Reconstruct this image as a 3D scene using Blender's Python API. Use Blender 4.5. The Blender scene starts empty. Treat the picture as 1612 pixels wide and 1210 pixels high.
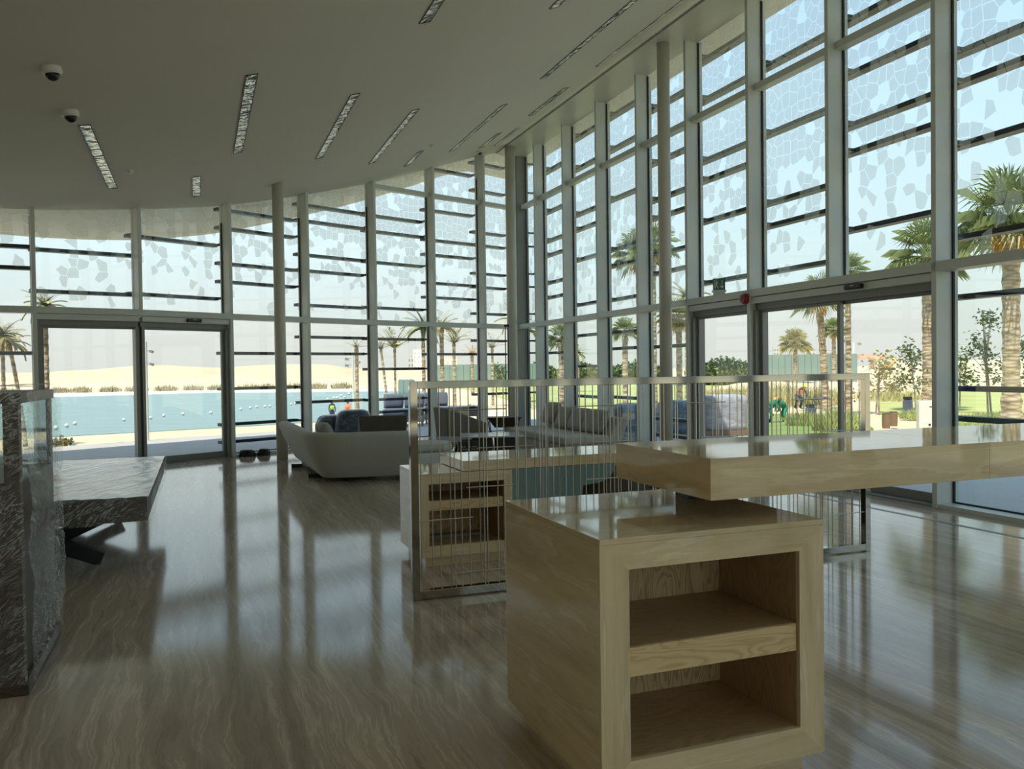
import bpy, bmesh, math, random
from mathutils import Vector, Matrix, noise
random.seed(7)
SC = bpy.context.scene
COL = SC.collection
sin, cos, PI = math.sin, math.cos, math.pi

# ------------------------------------------------------------------ camera
F, CX, CY, H0 = 1300.0, 806.0, 605.0, 1.5
PIT = math.atan(24.1 / F); ROL = math.radians(0.766)
fwd = Vector((0, cos(PIT), -sin(PIT))); rt = Vector((1, 0, 0)); up = Vector((0, sin(PIT), cos(PIT)))
cr = rt * cos(ROL) - up * sin(ROL); cu = rt * sin(ROL) + up * cos(ROL)
EYE = Vector((0, 0, H0))
cam_d = bpy.data.cameras.new('camera'); cam = bpy.data.objects.new('camera', cam_d); COL.objects.link(cam)
cam_d.sensor_fit = 'HORIZONTAL'; cam_d.sensor_width = 36.0; cam_d.lens = 36.0 * F / 1612.0
cam_d.clip_start = 0.05; cam_d.clip_end = 3000
m3 = Matrix((cr, cu, -fwd)).transposed()
cam.matrix_world = Matrix.Translation(EYE) @ m3.to_4x4()
SC.camera = cam

# ------------------------------------------------------------------ sky, sun, exposure
SC.view_settings.view_transform = 'Standard'; SC.view_settings.look = 'None'
SC.view_settings.exposure = 0.46; SC.view_settings.gamma = 1.0; SC.view_settings.use_curve_mapping = False
world = bpy.data.worlds.new('sky'); SC.world = world; world.use_nodes = True
wn = world.node_tree; wn.nodes.clear()
w_out = wn.nodes.new('ShaderNodeOutputWorld'); w_bg = wn.nodes.new('ShaderNodeBackground')
w_tc = wn.nodes.new('ShaderNodeTexCoord'); w_sep = wn.nodes.new('ShaderNodeSeparateXYZ'); w_rmp = wn.nodes.new('ShaderNodeValToRGB')
wn.links.new(w_tc.outputs['Generated'], w_sep.inputs[0]); wn.links.new(w_sep.outputs['Z'], w_rmp.inputs[0])
wn.links.new(w_rmp.outputs[0], w_bg.inputs[0]); wn.links.new(w_bg.outputs[0], w_out.inputs[0])
er = w_rmp.color_ramp
er.elements[0].position = 0.0; er.elements[0].color = (0.66, 0.68, 0.64, 1)
er.elements[1].position = 1.0; er.elements[1].color = (0.30, 0.52, 0.86, 1)
for p_, c_ in ((0.05, (0.68, 0.72, 0.69)), (0.14, (0.72, 0.84, 0.87)), (0.26, (0.66, 0.84, 0.97)), (0.45, (0.50, 0.72, 0.97))):
    e_ = er.elements.new(p_); e_.color = (*c_, 1)
w_bg.inputs[1].default_value = 0.91
SUN_DIR = Vector((-0.466, -0.885, 0)).normalized() * cos(math.radians(62)) + Vector((0, 0, sin(math.radians(62))))
sun_d = bpy.data.lights.new('sun', 'SUN'); sun_d.energy = 4.2; sun_d.angle = math.radians(0.6); sun_d.color = (1.0, 0.95, 0.84)
sun = bpy.data.objects.new('sun', sun_d); COL.objects.link(sun)
sun.rotation_euler = SUN_DIR.to_track_quat('Z', 'Y').to_euler(); sun.location = (0, 0, 30)
try:
    SC.cycles.max_bounces = 14; SC.cycles.diffuse_bounces = 7; SC.cycles.glossy_bounces = 5
    SC.cycles.transparent_max_bounces = 40; SC.cycles.transmission_bounces = 8
    SC.cycles.caustics_reflective = False; SC.cycles.caustics_refractive = False
    SC.cycles.sample_clamp_indirect = 6.0; SC.cycles.use_denoising = True
except Exception:
    pass

def at(px, py, z=0.0):
    """point of the place at height z seen at photo pixel px, py"""
    d = fwd + cr * ((px - CX) / F) - cu * ((py - CY) / F)
    return EYE + d * ((z - H0) / d.z)
def at_dist(px, py, dist):
    d = fwd + cr * ((px - CX) / F) - cu * ((py - CY) / F)
    return EYE + d * (dist / d.y)

# ------------------------------------------------------------------ materials
def nm(name):
    m = bpy.data.materials.new(name); m.use_nodes = True
    nt = m.node_tree; return m, nt, nt.nodes['Principled BSDF']
def setp(b, **k):
    for a, v in k.items():
        i = b.inputs.get(a.replace('_', ' '))
        if i is None: continue
        i.default_value = (*v, 1) if isinstance(v, (tuple, list)) and len(v) == 3 else v
def ramp(nt, pts):
    r = nt.nodes.new('ShaderNodeValToRGB'); e = r.color_ramp
    e.elements[0].position, e.elements[0].color = pts[0][0], (*pts[0][1], 1)
    e.elements[1].position, e.elements[1].color = pts[-1][0], (*pts[-1][1], 1)
    for p, c in pts[1:-1]:
        x = e.elements.new(p); x.color = (*c, 1)
    return r
def coords(nt, scale=(1, 1, 1), rot=(0, 0, 0), kind='Object'):
    tc = nt.nodes.new('ShaderNodeTexCoord'); mp = nt.nodes.new('ShaderNodeMapping')
    r2 = nt.nodes.new('ShaderNodeMapping'); r2.inputs['Rotation'].default_value = rot
    mp.inputs['Scale'].default_value = scale
    nt.links.new(tc.outputs[kind], r2.inputs[0]); nt.links.new(r2.outputs[0], mp.inputs[0]); return mp
def noise_tex(nt, src, scale, detail=5, rough=0.6, dist=0.0):
    n = nt.nodes.new('ShaderNodeTexNoise'); n.inputs['Scale'].default_value = scale; n.inputs['Detail'].default_value = detail
    n.inputs['Roughness'].default_value = rough; n.inputs['Distortion'].default_value = dist
    nt.links.new(src.outputs[0], n.inputs['Vector']); return n
def bump(nt, b, src, strength, dist=0.01):
    bp = nt.nodes.new('ShaderNodeBump'); bp.inputs['Strength'].default_value = strength; bp.inputs['Distance'].default_value = dist
    nt.links.new(src, bp.inputs['Height']); nt.links.new(bp.outputs[0], b.inputs['Normal'])
def plain(name, col, rough=0.5, metal=0.0, var=0.06, scale=6.0, **k):
    m, nt, b = nm(name)
    mp = coords(nt); n = noise_tex(nt, mp, scale, 4)
    r = ramp(nt, [(0.3, tuple(c * (1 - var) for c in col)), (0.7, tuple(min(1, c * (1 + var)) for c in col))])
    nt.links.new(n.outputs[0], r.inputs[0]); nt.links.new(r.outputs[0], b.inputs['Base Color'])
    setp(b, Roughness=rough, Metallic=metal, **k); return m
def stone(name, cols, scale, rot, rough, bumpy=0.05, nscale=1.0, dist=1.2, coat=0.0, warp=0.0):
    m, nt, b = nm(name)
    mp = coords(nt, scale, rot)
    if warp:                                  # slow sideways wander of the veins plus a fine ragged edge
        wv = noise_tex(nt, coords(nt, (1.6, 1.3, 1), rot), 1.0, 2, 0.5); wf = noise_tex(nt, coords(nt, (3, 14, 1), rot), 1.0, 3, 0.6)
        s1 = nt.nodes.new('ShaderNodeVectorMath'); s1.operation = 'MULTIPLY_ADD'; nt.links.new(wv.outputs['Color'], s1.inputs[0]); s1.inputs[1].default_value = (warp, 0, 0); nt.links.new(mp.outputs[0], s1.inputs[2])
        s2 = nt.nodes.new('ShaderNodeVectorMath'); s2.operation = 'MULTIPLY_ADD'; nt.links.new(wf.outputs['Color'], s2.inputs[0]); s2.inputs[1].default_value = (warp * 0.14, 0, 0); nt.links.new(s1.outputs[0], s2.inputs[2])
        mp = s2
    n1 = noise_tex(nt, mp, nscale, 9, 0.62, dist)
    mp2 = coords(nt, tuple(s * 0.35 for s in scale), rot); n2 = noise_tex(nt, mp2, nscale * 1.3, 4, 0.5, 0.6)
    r1 = ramp(nt, cols); nt.links.new(n1.outputs[0], r1.inputs[0])
    r2 = ramp(nt, [(0.35, (0.80, 0.79, 0.77)), (0.65, (1.05, 1.05, 1.04))]); nt.links.new(n2.outputs[0], r2.inputs[0])
    mx = nt.nodes.new('ShaderNodeMix'); mx.data_type = 'RGBA'; mx.blend_type = 'MULTIPLY'; mx.inputs[0].default_value = 1.0
    nt.links.new(r1.outputs[0], mx.inputs[6]); nt.links.new(r2.outputs[0], mx.inputs[7])
    nt.links.new(mx.outputs[2], b.inputs['Base Color'])
    setp(b, Roughness=rough, Coat_Weight=coat, Coat_Roughness=0.05)
    bump(nt, b, n1.outputs[0], bumpy, 0.004); return m
A = math.radians(20.5)
M = {}
floor_cols = [(0.26, (0.278, 0.217, 0.160)), (0.36, (0.433, 0.350, 0.267)), (0.42, (0.556, 0.458, 0.359)), (0.45, (0.433, 0.350, 0.267)), (0.48, (0.536, 0.438, 0.339)), (0.515, (0.577, 0.473, 0.369)), (0.53, (0.803, 0.690, 0.553)), (0.545, (0.556, 0.453, 0.349)), (0.60, (0.618, 0.512, 0.398)), (0.625, (0.412, 0.330, 0.247)), (0.65, (0.597, 0.492, 0.378)), (0.74, (0.700, 0.591, 0.466))]
M['floor'] = stone('veined polished floor stone', floor_cols, (7.0, 0.30, 1), (0, 0, -A), 0.095, 0.006, 0.85, 0.3, 0.0, 1.35)
trav = [(0.25, (0.62, 0.47, 0.27)), (0.40, (0.78, 0.61, 0.365)), (0.50, (0.86, 0.69, 0.43)), (0.54, (0.80, 0.635, 0.385)), (0.585, (0.93, 0.79, 0.53)), (0.63, (0.86, 0.70, 0.44)), (0.78, (0.91, 0.77, 0.52))]
M['trav_h'] = stone('beige travertine, level veins', trav, (0.8, 0.8, 7.5), (0, 0, 0), 0.045, 0.008, 1.5, 0.5)
M['trav_v'] = stone('beige travertine, upright veins', trav, (7.5, 7.5, 0.8), (0, 0, 0), 0.045, 0.008, 1.5, 0.5)
def wood(name, c1, c2, scale, rough=0.5, ws=3.0, dist=2.0):
    m, nt, b = nm(name); mp = coords(nt, scale); n = noise_tex(nt, mp, ws, 3, 0.45, dist)
    pts, k = [(0.0, c1)], 0
    for p in (0.30, 0.37, 0.43, 0.48, 0.53, 0.58, 0.64, 0.72):
        pts += [(p - 0.022, c1), (p, c2), (p + 0.008, tuple(x * 0.93 for x in c1))]
    pts.append((1.0, c1)); r = ramp(nt, pts); nt.links.new(n.outputs[0], r.inputs[0])
    nt.links.new(r.outputs[0], b.inputs['Base Color']); setp(b, Roughness=rough); return m
M['pine'] = wood('pale pine veneer', (0.80, 0.60, 0.32), (0.62, 0.42, 0.19), (0.9, 1, 6.0), 0.45, 1.3, 0.6)
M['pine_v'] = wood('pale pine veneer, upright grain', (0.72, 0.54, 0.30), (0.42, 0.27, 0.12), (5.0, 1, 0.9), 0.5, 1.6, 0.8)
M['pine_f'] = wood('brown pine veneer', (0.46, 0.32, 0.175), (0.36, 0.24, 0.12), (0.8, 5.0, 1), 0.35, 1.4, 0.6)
M['darkwood'] = wood('dark brown wood', (0.085, 0.055, 0.036), (0.045, 0.028, 0.018), (1, 1, 6), 0.4, 2.0, 1.0)
M['alu'] = plain('pale grey-green painted aluminium', (0.62, 0.66, 0.625), 0.38, 0.0, 0.02, 3)
M['alu_d'] = plain('mid grey painted aluminium', (0.25, 0.255, 0.235), 0.42, 0.0, 0.03, 3)
M['colpaint'] = plain('off-white painted steel', (0.58, 0.57, 0.50), 0.35, 0.0, 0.03, 3)
M['ceil'] = plain('matt ceiling paint', (0.66, 0.64, 0.575), 0.85, 0.0, 0.015, 1.2)
M['soffit'] = plain('pale soffit paint', (0.74, 0.71, 0.62), 0.8, 0.0, 0.03, 0.8)
M['roof'] = plain('roof covering', (0.6, 0.58, 0.54), 0.9, 0.0, 0.05, 1)
M['wall'] = plain('off-white plaster wall', (0.66, 0.64, 0.58), 0.85, 0.0, 0.03, 1)
M['slat'] = plain('very dark slate louvre', (0.022, 0.024, 0.032), 0.45, 0.0, 0.3, 4)
M['gasket'] = plain('black rubber gasket', (0.01, 0.01, 0.01), 0.6)
M['black'] = plain('black plastic', (0.008, 0.008, 0.009), 0.35)
M['blackmetal'] = plain('black powder-coated metal', (0.014, 0.014, 0.015), 0.45)
M['chrome'] = plain('polished steel', (0.42, 0.405, 0.37), 0.07, 1.0, 0.03, 2)
M['rod'] = plain('satin steel rod', (0.55, 0.52, 0.47), 0.3, 1.0, 0.03, 2)
M['white'] = plain('white plastic', (0.72, 0.71, 0.67), 0.4)
M['red'] = plain('red plastic', (0.30, 0.012, 0.02), 0.3)
M['exitgreen'] = plain('green sign face', (0.012, 0.13, 0.065), 0.35)
M['brownleather'] = plain('dark brown leather', (0.085, 0.07, 0.052), 0.5, 0.0, 0.1, 10)
M['taupe'] = plain('taupe upholstery', (0.20, 0.18, 0.145), 0.9, 0.0, 0.08, 20)
M['marble'] = stone('pale grey marble', [(0.3, (0.42, 0.44, 0.46)), (0.5, (0.68, 0.70, 0.72)), (0.7, (0.80, 0.82, 0.84))], (2, 2, 2), (0, 0, 0), 0.15, 0.0, 1.5, 2.0)
M['teal'] = plain('grey-teal back-painted glass', (0.20, 0.31, 0.31), 0.12, 0.0, 0.03, 1)
def fabric(name, c):
    m, nt, b = nm(name); mp = coords(nt, (1, 1, 1)); n = noise_tex(nt, mp, 160, 3, 0.7); n2 = noise_tex(nt, mp, 3, 2)
    r = ramp(nt, [(0.3, tuple(x * 0.8 for x in c)), (0.7, tuple(x * 1.15 for x in c))]); nt.links.new(n.outputs[0], r.inputs[0])
    nt.links.new(r.outputs[0], b.inputs['Base Color']); setp(b, Roughness=0.95, Sheen_Weight=0.2); bump(nt, b, n.outputs[0], 0.25, 0.003); return m
M['sofa'] = fabric('grey woven sofa fabric', (0.46, 0.465, 0.41))
M['cush'] = fabric('mid grey cushion fabric', (0.33, 0.33, 0.29))
M['cover'] = fabric('dark blue-grey outdoor cushion', (0.085, 0.105, 0.155))
# exterior
M['paving'] = plain('pale terrace paving', (0.46, 0.43, 0.40), 0.7, 0.0, 0.05, 0.7)
M['sand'] = plain('desert sand', (0.66, 0.53, 0.335), 0.95, 0.0, 0.08, 0.12)
M['dune'] = plain('dune sand', (0.60, 0.47, 0.295), 0.95, 0.0, 0.10, 0.08)
M['bank'] = plain('white bank stone', (0.85, 0.84, 0.80), 0.9)
M['water'], nt, b = nm('turquoise lagoon water')
mp = coords(nt, (0.15, 0.6, 1)); n = noise_tex(nt, mp, 3.0, 3)
r = ramp(nt, [(0.3, (0.135, 0.25, 0.245)), (0.7, (0.185, 0.295, 0.275))]); nt.links.new(n.outputs[0], r.inputs[0]); nt.links.new(r.outputs[0], b.inputs['Base Color'])
setp(b, Roughness=0.25, IOR=1.25); bump(nt, b, n.outputs[0], 0.3, 0.05)
M['lawn'] = plain('bright green lawn', (0.20, 0.28, 0.07), 0.9, 0.0, 0.25, 2.0)
M['lawn_y'] = plain('yellow-green lawn', (0.42, 0.42, 0.14), 0.9, 0.0, 0.2, 0.6)
M['leaf'] = plain('grey-green leaf', (0.14, 0.19, 0.07), 0.6, 0.0, 0.4, 3)
M['leaf_p'] = plain('green palm leaf', (0.26, 0.30, 0.12), 0.55, 0.0, 0.45, 3)
M['leaf_y'] = plain('straw and olive palm leaf', (0.40, 0.36, 0.15), 0.65, 0.0, 0.3, 2)
M['grassblade'] = plain('ornamental grass', (0.36, 0.42, 0.15), 0.8, 0.0, 0.3, 2)
M['dead'] = plain('dry orange palm skirt', (0.62, 0.36, 0.09), 0.8, 0.0, 0.35, 6)
M['dryshrub'] = plain('grey-brown dry shrub', (0.30, 0.27, 0.17), 0.9, 0.0, 0.3, 3)
M['hoarding'] = plain('green site hoarding', (0.20, 0.28, 0.25), 0.8, 0.0, 0.06, 0.3)
M['haze'] = plain('distant concrete paled by haze', (0.50, 0.53, 0.52), 0.9)  # pale tone stands in for air haze on far buildings
M['cream'] = plain('cream render', (0.78, 0.70, 0.55), 0.9)
M['roofred'] = plain('terracotta roof', (0.65, 0.42, 0.32), 0.9)
M['yellow'] = plain('yellow machine paint', (0.80, 0.50, 0.06), 0.5)
M['green_cl'] = plain('green work clothes', (0.03, 0.24, 0.13), 0.9)
M['navy'] = plain('navy trousers', (0.03, 0.04, 0.10), 0.9)
M['hivis'] = plain('lime high-visibility vest', (0.45, 0.75, 0.12), 0.8)
M['orange'] = plain('orange vest', (0.85, 0.30, 0.12), 0.8)
M['skin'] = plain('brown skin', (0.22, 0.12, 0.07), 0.6)
M['helmet'] = plain('yellow hard hat', (0.90, 0.60, 0.03), 0.35)
M['terracotta'] = wood('brown timber staves', (0.26, 0.17, 0.10), (0.12, 0.075, 0.045), (6, 6, 0.5), 0.6, 2.0)
# palm trunk
M['trunk'], nt, b = nm('ringed palm trunk')
mp = coords(nt, (3, 3, 9)); n = nt.nodes.new('ShaderNodeTexVoronoi'); n.inputs['Scale'].default_value = 1.3; nt.links.new(mp.outputs[0], n.inputs[0])
r = ramp(nt, [(0.1, (0.58, 0.46, 0.31)), (0.5, (0.42, 0.33, 0.22)), (0.9, (0.16, 0.12, 0.08))]); nt.links.new(n.outputs[0], r.inputs[0]); nt.links.new(r.outputs[0], b.inputs['Base Color'])
setp(b, Roughness=0.95); bump(nt, b, n.outputs[0], 0.8, 0.05)
M['bark'] = plain('thin grey bark', (0.30, 0.26, 0.20), 0.9, 0.0, 0.3, 8)

def glass_mat(name, tint, frit):
    """thin clear pane: transparent + fresnel reflection; frit = printed white polygons thinning out downwards"""
    m = bpy.data.materials.new(name); m.use_nodes = True; nt = m.node_tree; nt.nodes.clear(); L = nt.links
    out = nt.nodes.new('ShaderNodeOutputMaterial'); tr = nt.nodes.new('ShaderNodeBsdfTransparent'); gl = nt.nodes.new('ShaderNodeBsdfGlossy')
    tr.inputs[0].default_value = (*tint, 1); gl.inputs['Roughness'].default_value = 0.02
    gl.inputs[0].default_value = (0.9, 1.0, 0.98, 1)
    fr = nt.nodes.new('ShaderNodeLayerWeight'); fr.inputs['Blend'].default_value = 0.5
    pw = nt.nodes.new('ShaderNodeMath'); pw.operation = 'POWER'; L.new(fr.outputs['Facing'], pw.inputs[0]); pw.inputs[1].default_value = 4.0
    ml = nt.nodes.new('ShaderNodeMath'); ml.operation = 'MULTIPLY_ADD'; L.new(pw.outputs[0], ml.inputs[0]); ml.inputs[1].default_value = 0.55; ml.inputs[2].default_value = 0.06
    mx = nt.nodes.new('ShaderNodeMixShader'); L.new(ml.outputs[0], mx.inputs[0]); L.new(tr.outputs[0], mx.inputs[1]); L.new(gl.outputs[0], mx.inputs[2])
    last = mx
    if frit:
        tc = nt.nodes.new('ShaderNodeTexCoord'); sp = nt.nodes.new('ShaderNodeSeparateXYZ'); L.new(tc.outputs['Object'], sp.inputs[0])  # X along pane, Z up (metres)
        ofs = nt.nodes.new('ShaderNodeObjectInfo'); xo = nt.nodes.new('ShaderNodeMath'); xo.operation = 'MULTIPLY_ADD'
        L.new(ofs.outputs['Random'], xo.inputs[0]); xo.inputs[1].default_value = 11.0; L.new(sp.outputs['X'], xo.inputs[2])
        zz = nt.nodes.new('ShaderNodeMath'); zz.operation = 'MULTIPLY'; L.new(sp.outputs['Z'], zz.inputs[0]); zz.inputs[1].default_value = 0.86
        cmb = nt.nodes.new('ShaderNodeCombineXYZ'); L.new(xo.outputs[0], cmb.inputs[0]); L.new(zz.outputs[0], cmb.inputs[1])
        v1 = nt.nodes.new('ShaderNodeTexVoronoi'); v1.voronoi_dimensions = '2D'; v1.feature = 'DISTANCE_TO_EDGE'
        v2 = nt.nodes.new('ShaderNodeTexVoronoi'); v2.voronoi_dimensions = '2D'; v2.feature = 'F1'
        for v in (v1, v2):
            v.inputs['Scale'].default_value = 7.3; v.inputs['Randomness'].default_value = 0.75; L.new(cmb.outputs[0], v.inputs['Vector'])
        edge = nt.nodes.new('ShaderNodeMath'); edge.operation = 'GREATER_THAN'; L.new(v1.outputs['Distance'], edge.inputs[0]); edge.inputs[1].default_value = 0.035
        sx = nt.nodes.new('ShaderNodeSeparateXYZ'); L.new(v2.outputs['Position'], sx.inputs[0])
        hgt = nt.nodes.new('ShaderNodeMapRange'); L.new(sx.outputs['Y'], hgt.inputs[0])
        hgt.inputs[1].default_value = 2.45 * 0.86; hgt.inputs[2].default_value = 4.6 * 0.86; hgt.inputs[3].default_value = 0.0; hgt.inputs[4].default_value = 1.0
        pr = nt.nodes.new('ShaderNodeMath'); pr.operation = 'POWER'; L.new(hgt.outputs[0], pr.inputs[0]); pr.inputs[1].default_value = 1.5
        pr2 = nt.nodes.new('ShaderNodeMath'); pr2.operation = 'MULTIPLY_ADD'; L.new(pr.outputs[0], pr2.inputs[0]); pr2.inputs[1].default_value = 0.82; pr2.inputs[2].default_value = 0.08
        wn_ = nt.nodes.new('ShaderNodeSeparateColor'); L.new(v2.outputs['Color'], wn_.inputs[0])
        lt = nt.nodes.new('ShaderNodeMath'); lt.operation = 'LESS_THAN'; L.new(wn_.outputs[0], lt.inputs[0]); L.new(pr2.outputs[0], lt.inputs[1])
        an = nt.nodes.new('ShaderNodeMath'); an.operation = 'MULTIPLY'; L.new(edge.outputs[0], an.inputs[0]); L.new(lt.outputs[0], an.inputs[1])
        op = nt.nodes.new('ShaderNodeMath'); op.operation = 'MULTIPLY'; L.new(an.outputs[0], op.inputs[0]); op.inputs[1].default_value = 0.33
        tl = nt.nodes.new('ShaderNodeBsdfTranslucent'); tl.inputs[0].default_value = (0.44, 0.50, 0.45, 1)
        df = nt.nodes.new('ShaderNodeBsdfDiffuse'); df.inputs[0].default_value = (0.72, 0.73, 0.68, 1)
        fm = nt.nodes.new('ShaderNodeMixShader'); fm.inputs[0].default_value = 0.2; L.new(tl.outputs[0], fm.inputs[1]); L.new(df.outputs[0], fm.inputs[2])
        m2 = nt.nodes.new('ShaderNodeMixShader'); L.new(op.outputs[0], m2.inputs[0]); L.new(mx.outputs[0], m2.inputs[1]); L.new(fm.outputs[0], m2.inputs[2])
        last = m2
    L.new(last.outputs[0], out.inputs[0]); return m
M['glass'] = glass_mat('clear pane', (0.925, 0.935, 0.91), False)
M['glass_frit'] = glass_mat('clear pane printed with polygons', (0.90, 0.95, 0.94), True)
M['glass_g'] = glass_mat('clear pane, green tint', (0.87, 0.94, 0.90), False)
M['glass_frit_g'] = glass_mat('green-tinted pane printed with polygons', (0.85, 0.94, 0.94), True)

def film_mat(name, scale, rot, dens=0.5, bs=0.7, g0=0.03, gp=2.5, gm=0.85):
    """clear crinkled film: nearly invisible between the folds, highlights painted white along them"""
    m = bpy.data.materials.new(name); m.use_nodes = True; nt = m.node_tree; nt.nodes.clear(); L = nt.links
    out = nt.nodes.new('ShaderNodeOutputMaterial'); tr = nt.nodes.new('ShaderNodeBsdfTransparent'); gl = nt.nodes.new('ShaderNodeBsdfGlossy'); df = nt.nodes.new('ShaderNodeBsdfDiffuse')
    tr.inputs[0].default_value = (0.95, 0.96, 0.95, 1); gl.inputs['Roughness'].default_value = 0.10; gl.inputs[0].default_value = (1, 1, 1, 1)
    df.inputs[0].default_value = (0.85, 0.88, 0.86, 1)
    mp = coords(nt, scale, rot); n = noise_tex(nt, mp, 3.0, 8, 0.62, 0.9)
    big = noise_tex(nt, coords(nt, (1, 1, 1)), 2.6, 3, 0.5, 0.5)
    bp = nt.nodes.new('ShaderNodeBump'); bp.inputs['Strength'].default_value = bs; bp.inputs['Distance'].default_value = 0.05; L.new(n.outputs[0], bp.inputs['Height'])
    L.new(bp.outputs[0], gl.inputs['Normal'])
    r = ramp(nt, [(0.40, (0.02,) * 3), (0.425, (dens,) * 3), (0.45, (0.02,) * 3), (0.50, (0.04,) * 3), (0.515, (dens * 1.2,) * 3), (0.53, (0.03,) * 3), (0.575, (0.05,) * 3), (0.60, (dens,) * 3), (0.63, (0.04,) * 3), (0.70, (0.05,) * 3)])  # white bands stand in for glints on the folds
    L.new(n.outputs[0], r.inputs[0])
    rb = ramp(nt, [(0.36, (0.30,) * 3), (0.58, (1.0,) * 3)]); L.new(big.outputs[0], rb.inputs[0])
    mm = nt.nodes.new('ShaderNodeMath'); mm.operation = 'MULTIPLY'; L.new(r.outputs[0], mm.inputs[0]); L.new(rb.outputs[0], mm.inputs[1])
    m1 = nt.nodes.new('ShaderNodeMixShader'); L.new(mm.outputs[0], m1.inputs[0]); L.new(tr.outputs[0], m1.inputs[1]); L.new(df.outputs[0], m1.inputs[2])
    fr = nt.nodes.new('ShaderNodeLayerWeight'); fr.inputs['Blend'].default_value = 0.5; L.new(bp.outputs[0], fr.inputs['Normal'])
    pw = nt.nodes.new('ShaderNodeMath'); pw.operation = 'POWER'; L.new(fr.outputs['Facing'], pw.inputs[0]); pw.inputs[1].default_value = gp
    ma = nt.nodes.new('ShaderNodeMath'); ma.operation = 'MULTIPLY_ADD'; L.new(pw.outputs[0], ma.inputs[0]); ma.inputs[1].default_value = gm; ma.inputs[2].default_value = g0
    m2 = nt.nodes.new('ShaderNodeMixShader'); L.new(ma.outputs[0], m2.inputs[0]); L.new(m1.outputs[0], m2.inputs[1]); L.new(gl.outputs[0], m2.inputs[2])
    L.new(m2.outputs[0], out.inputs[0]); return m
M['film'] = film_mat('crinkled clear film', (1.0, 1.0, 5.0), (0.55, 0.55, 0.2), 0.62, 0.8, 0.03, 3.0, 0.16)
M['film_top'] = film_mat('crinkled clear film pulled lengthwise', (4.5, 0.9, 2.0), (0, 0, 0.35), 0.95, 0.6, 0.10, 1.4)

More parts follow.
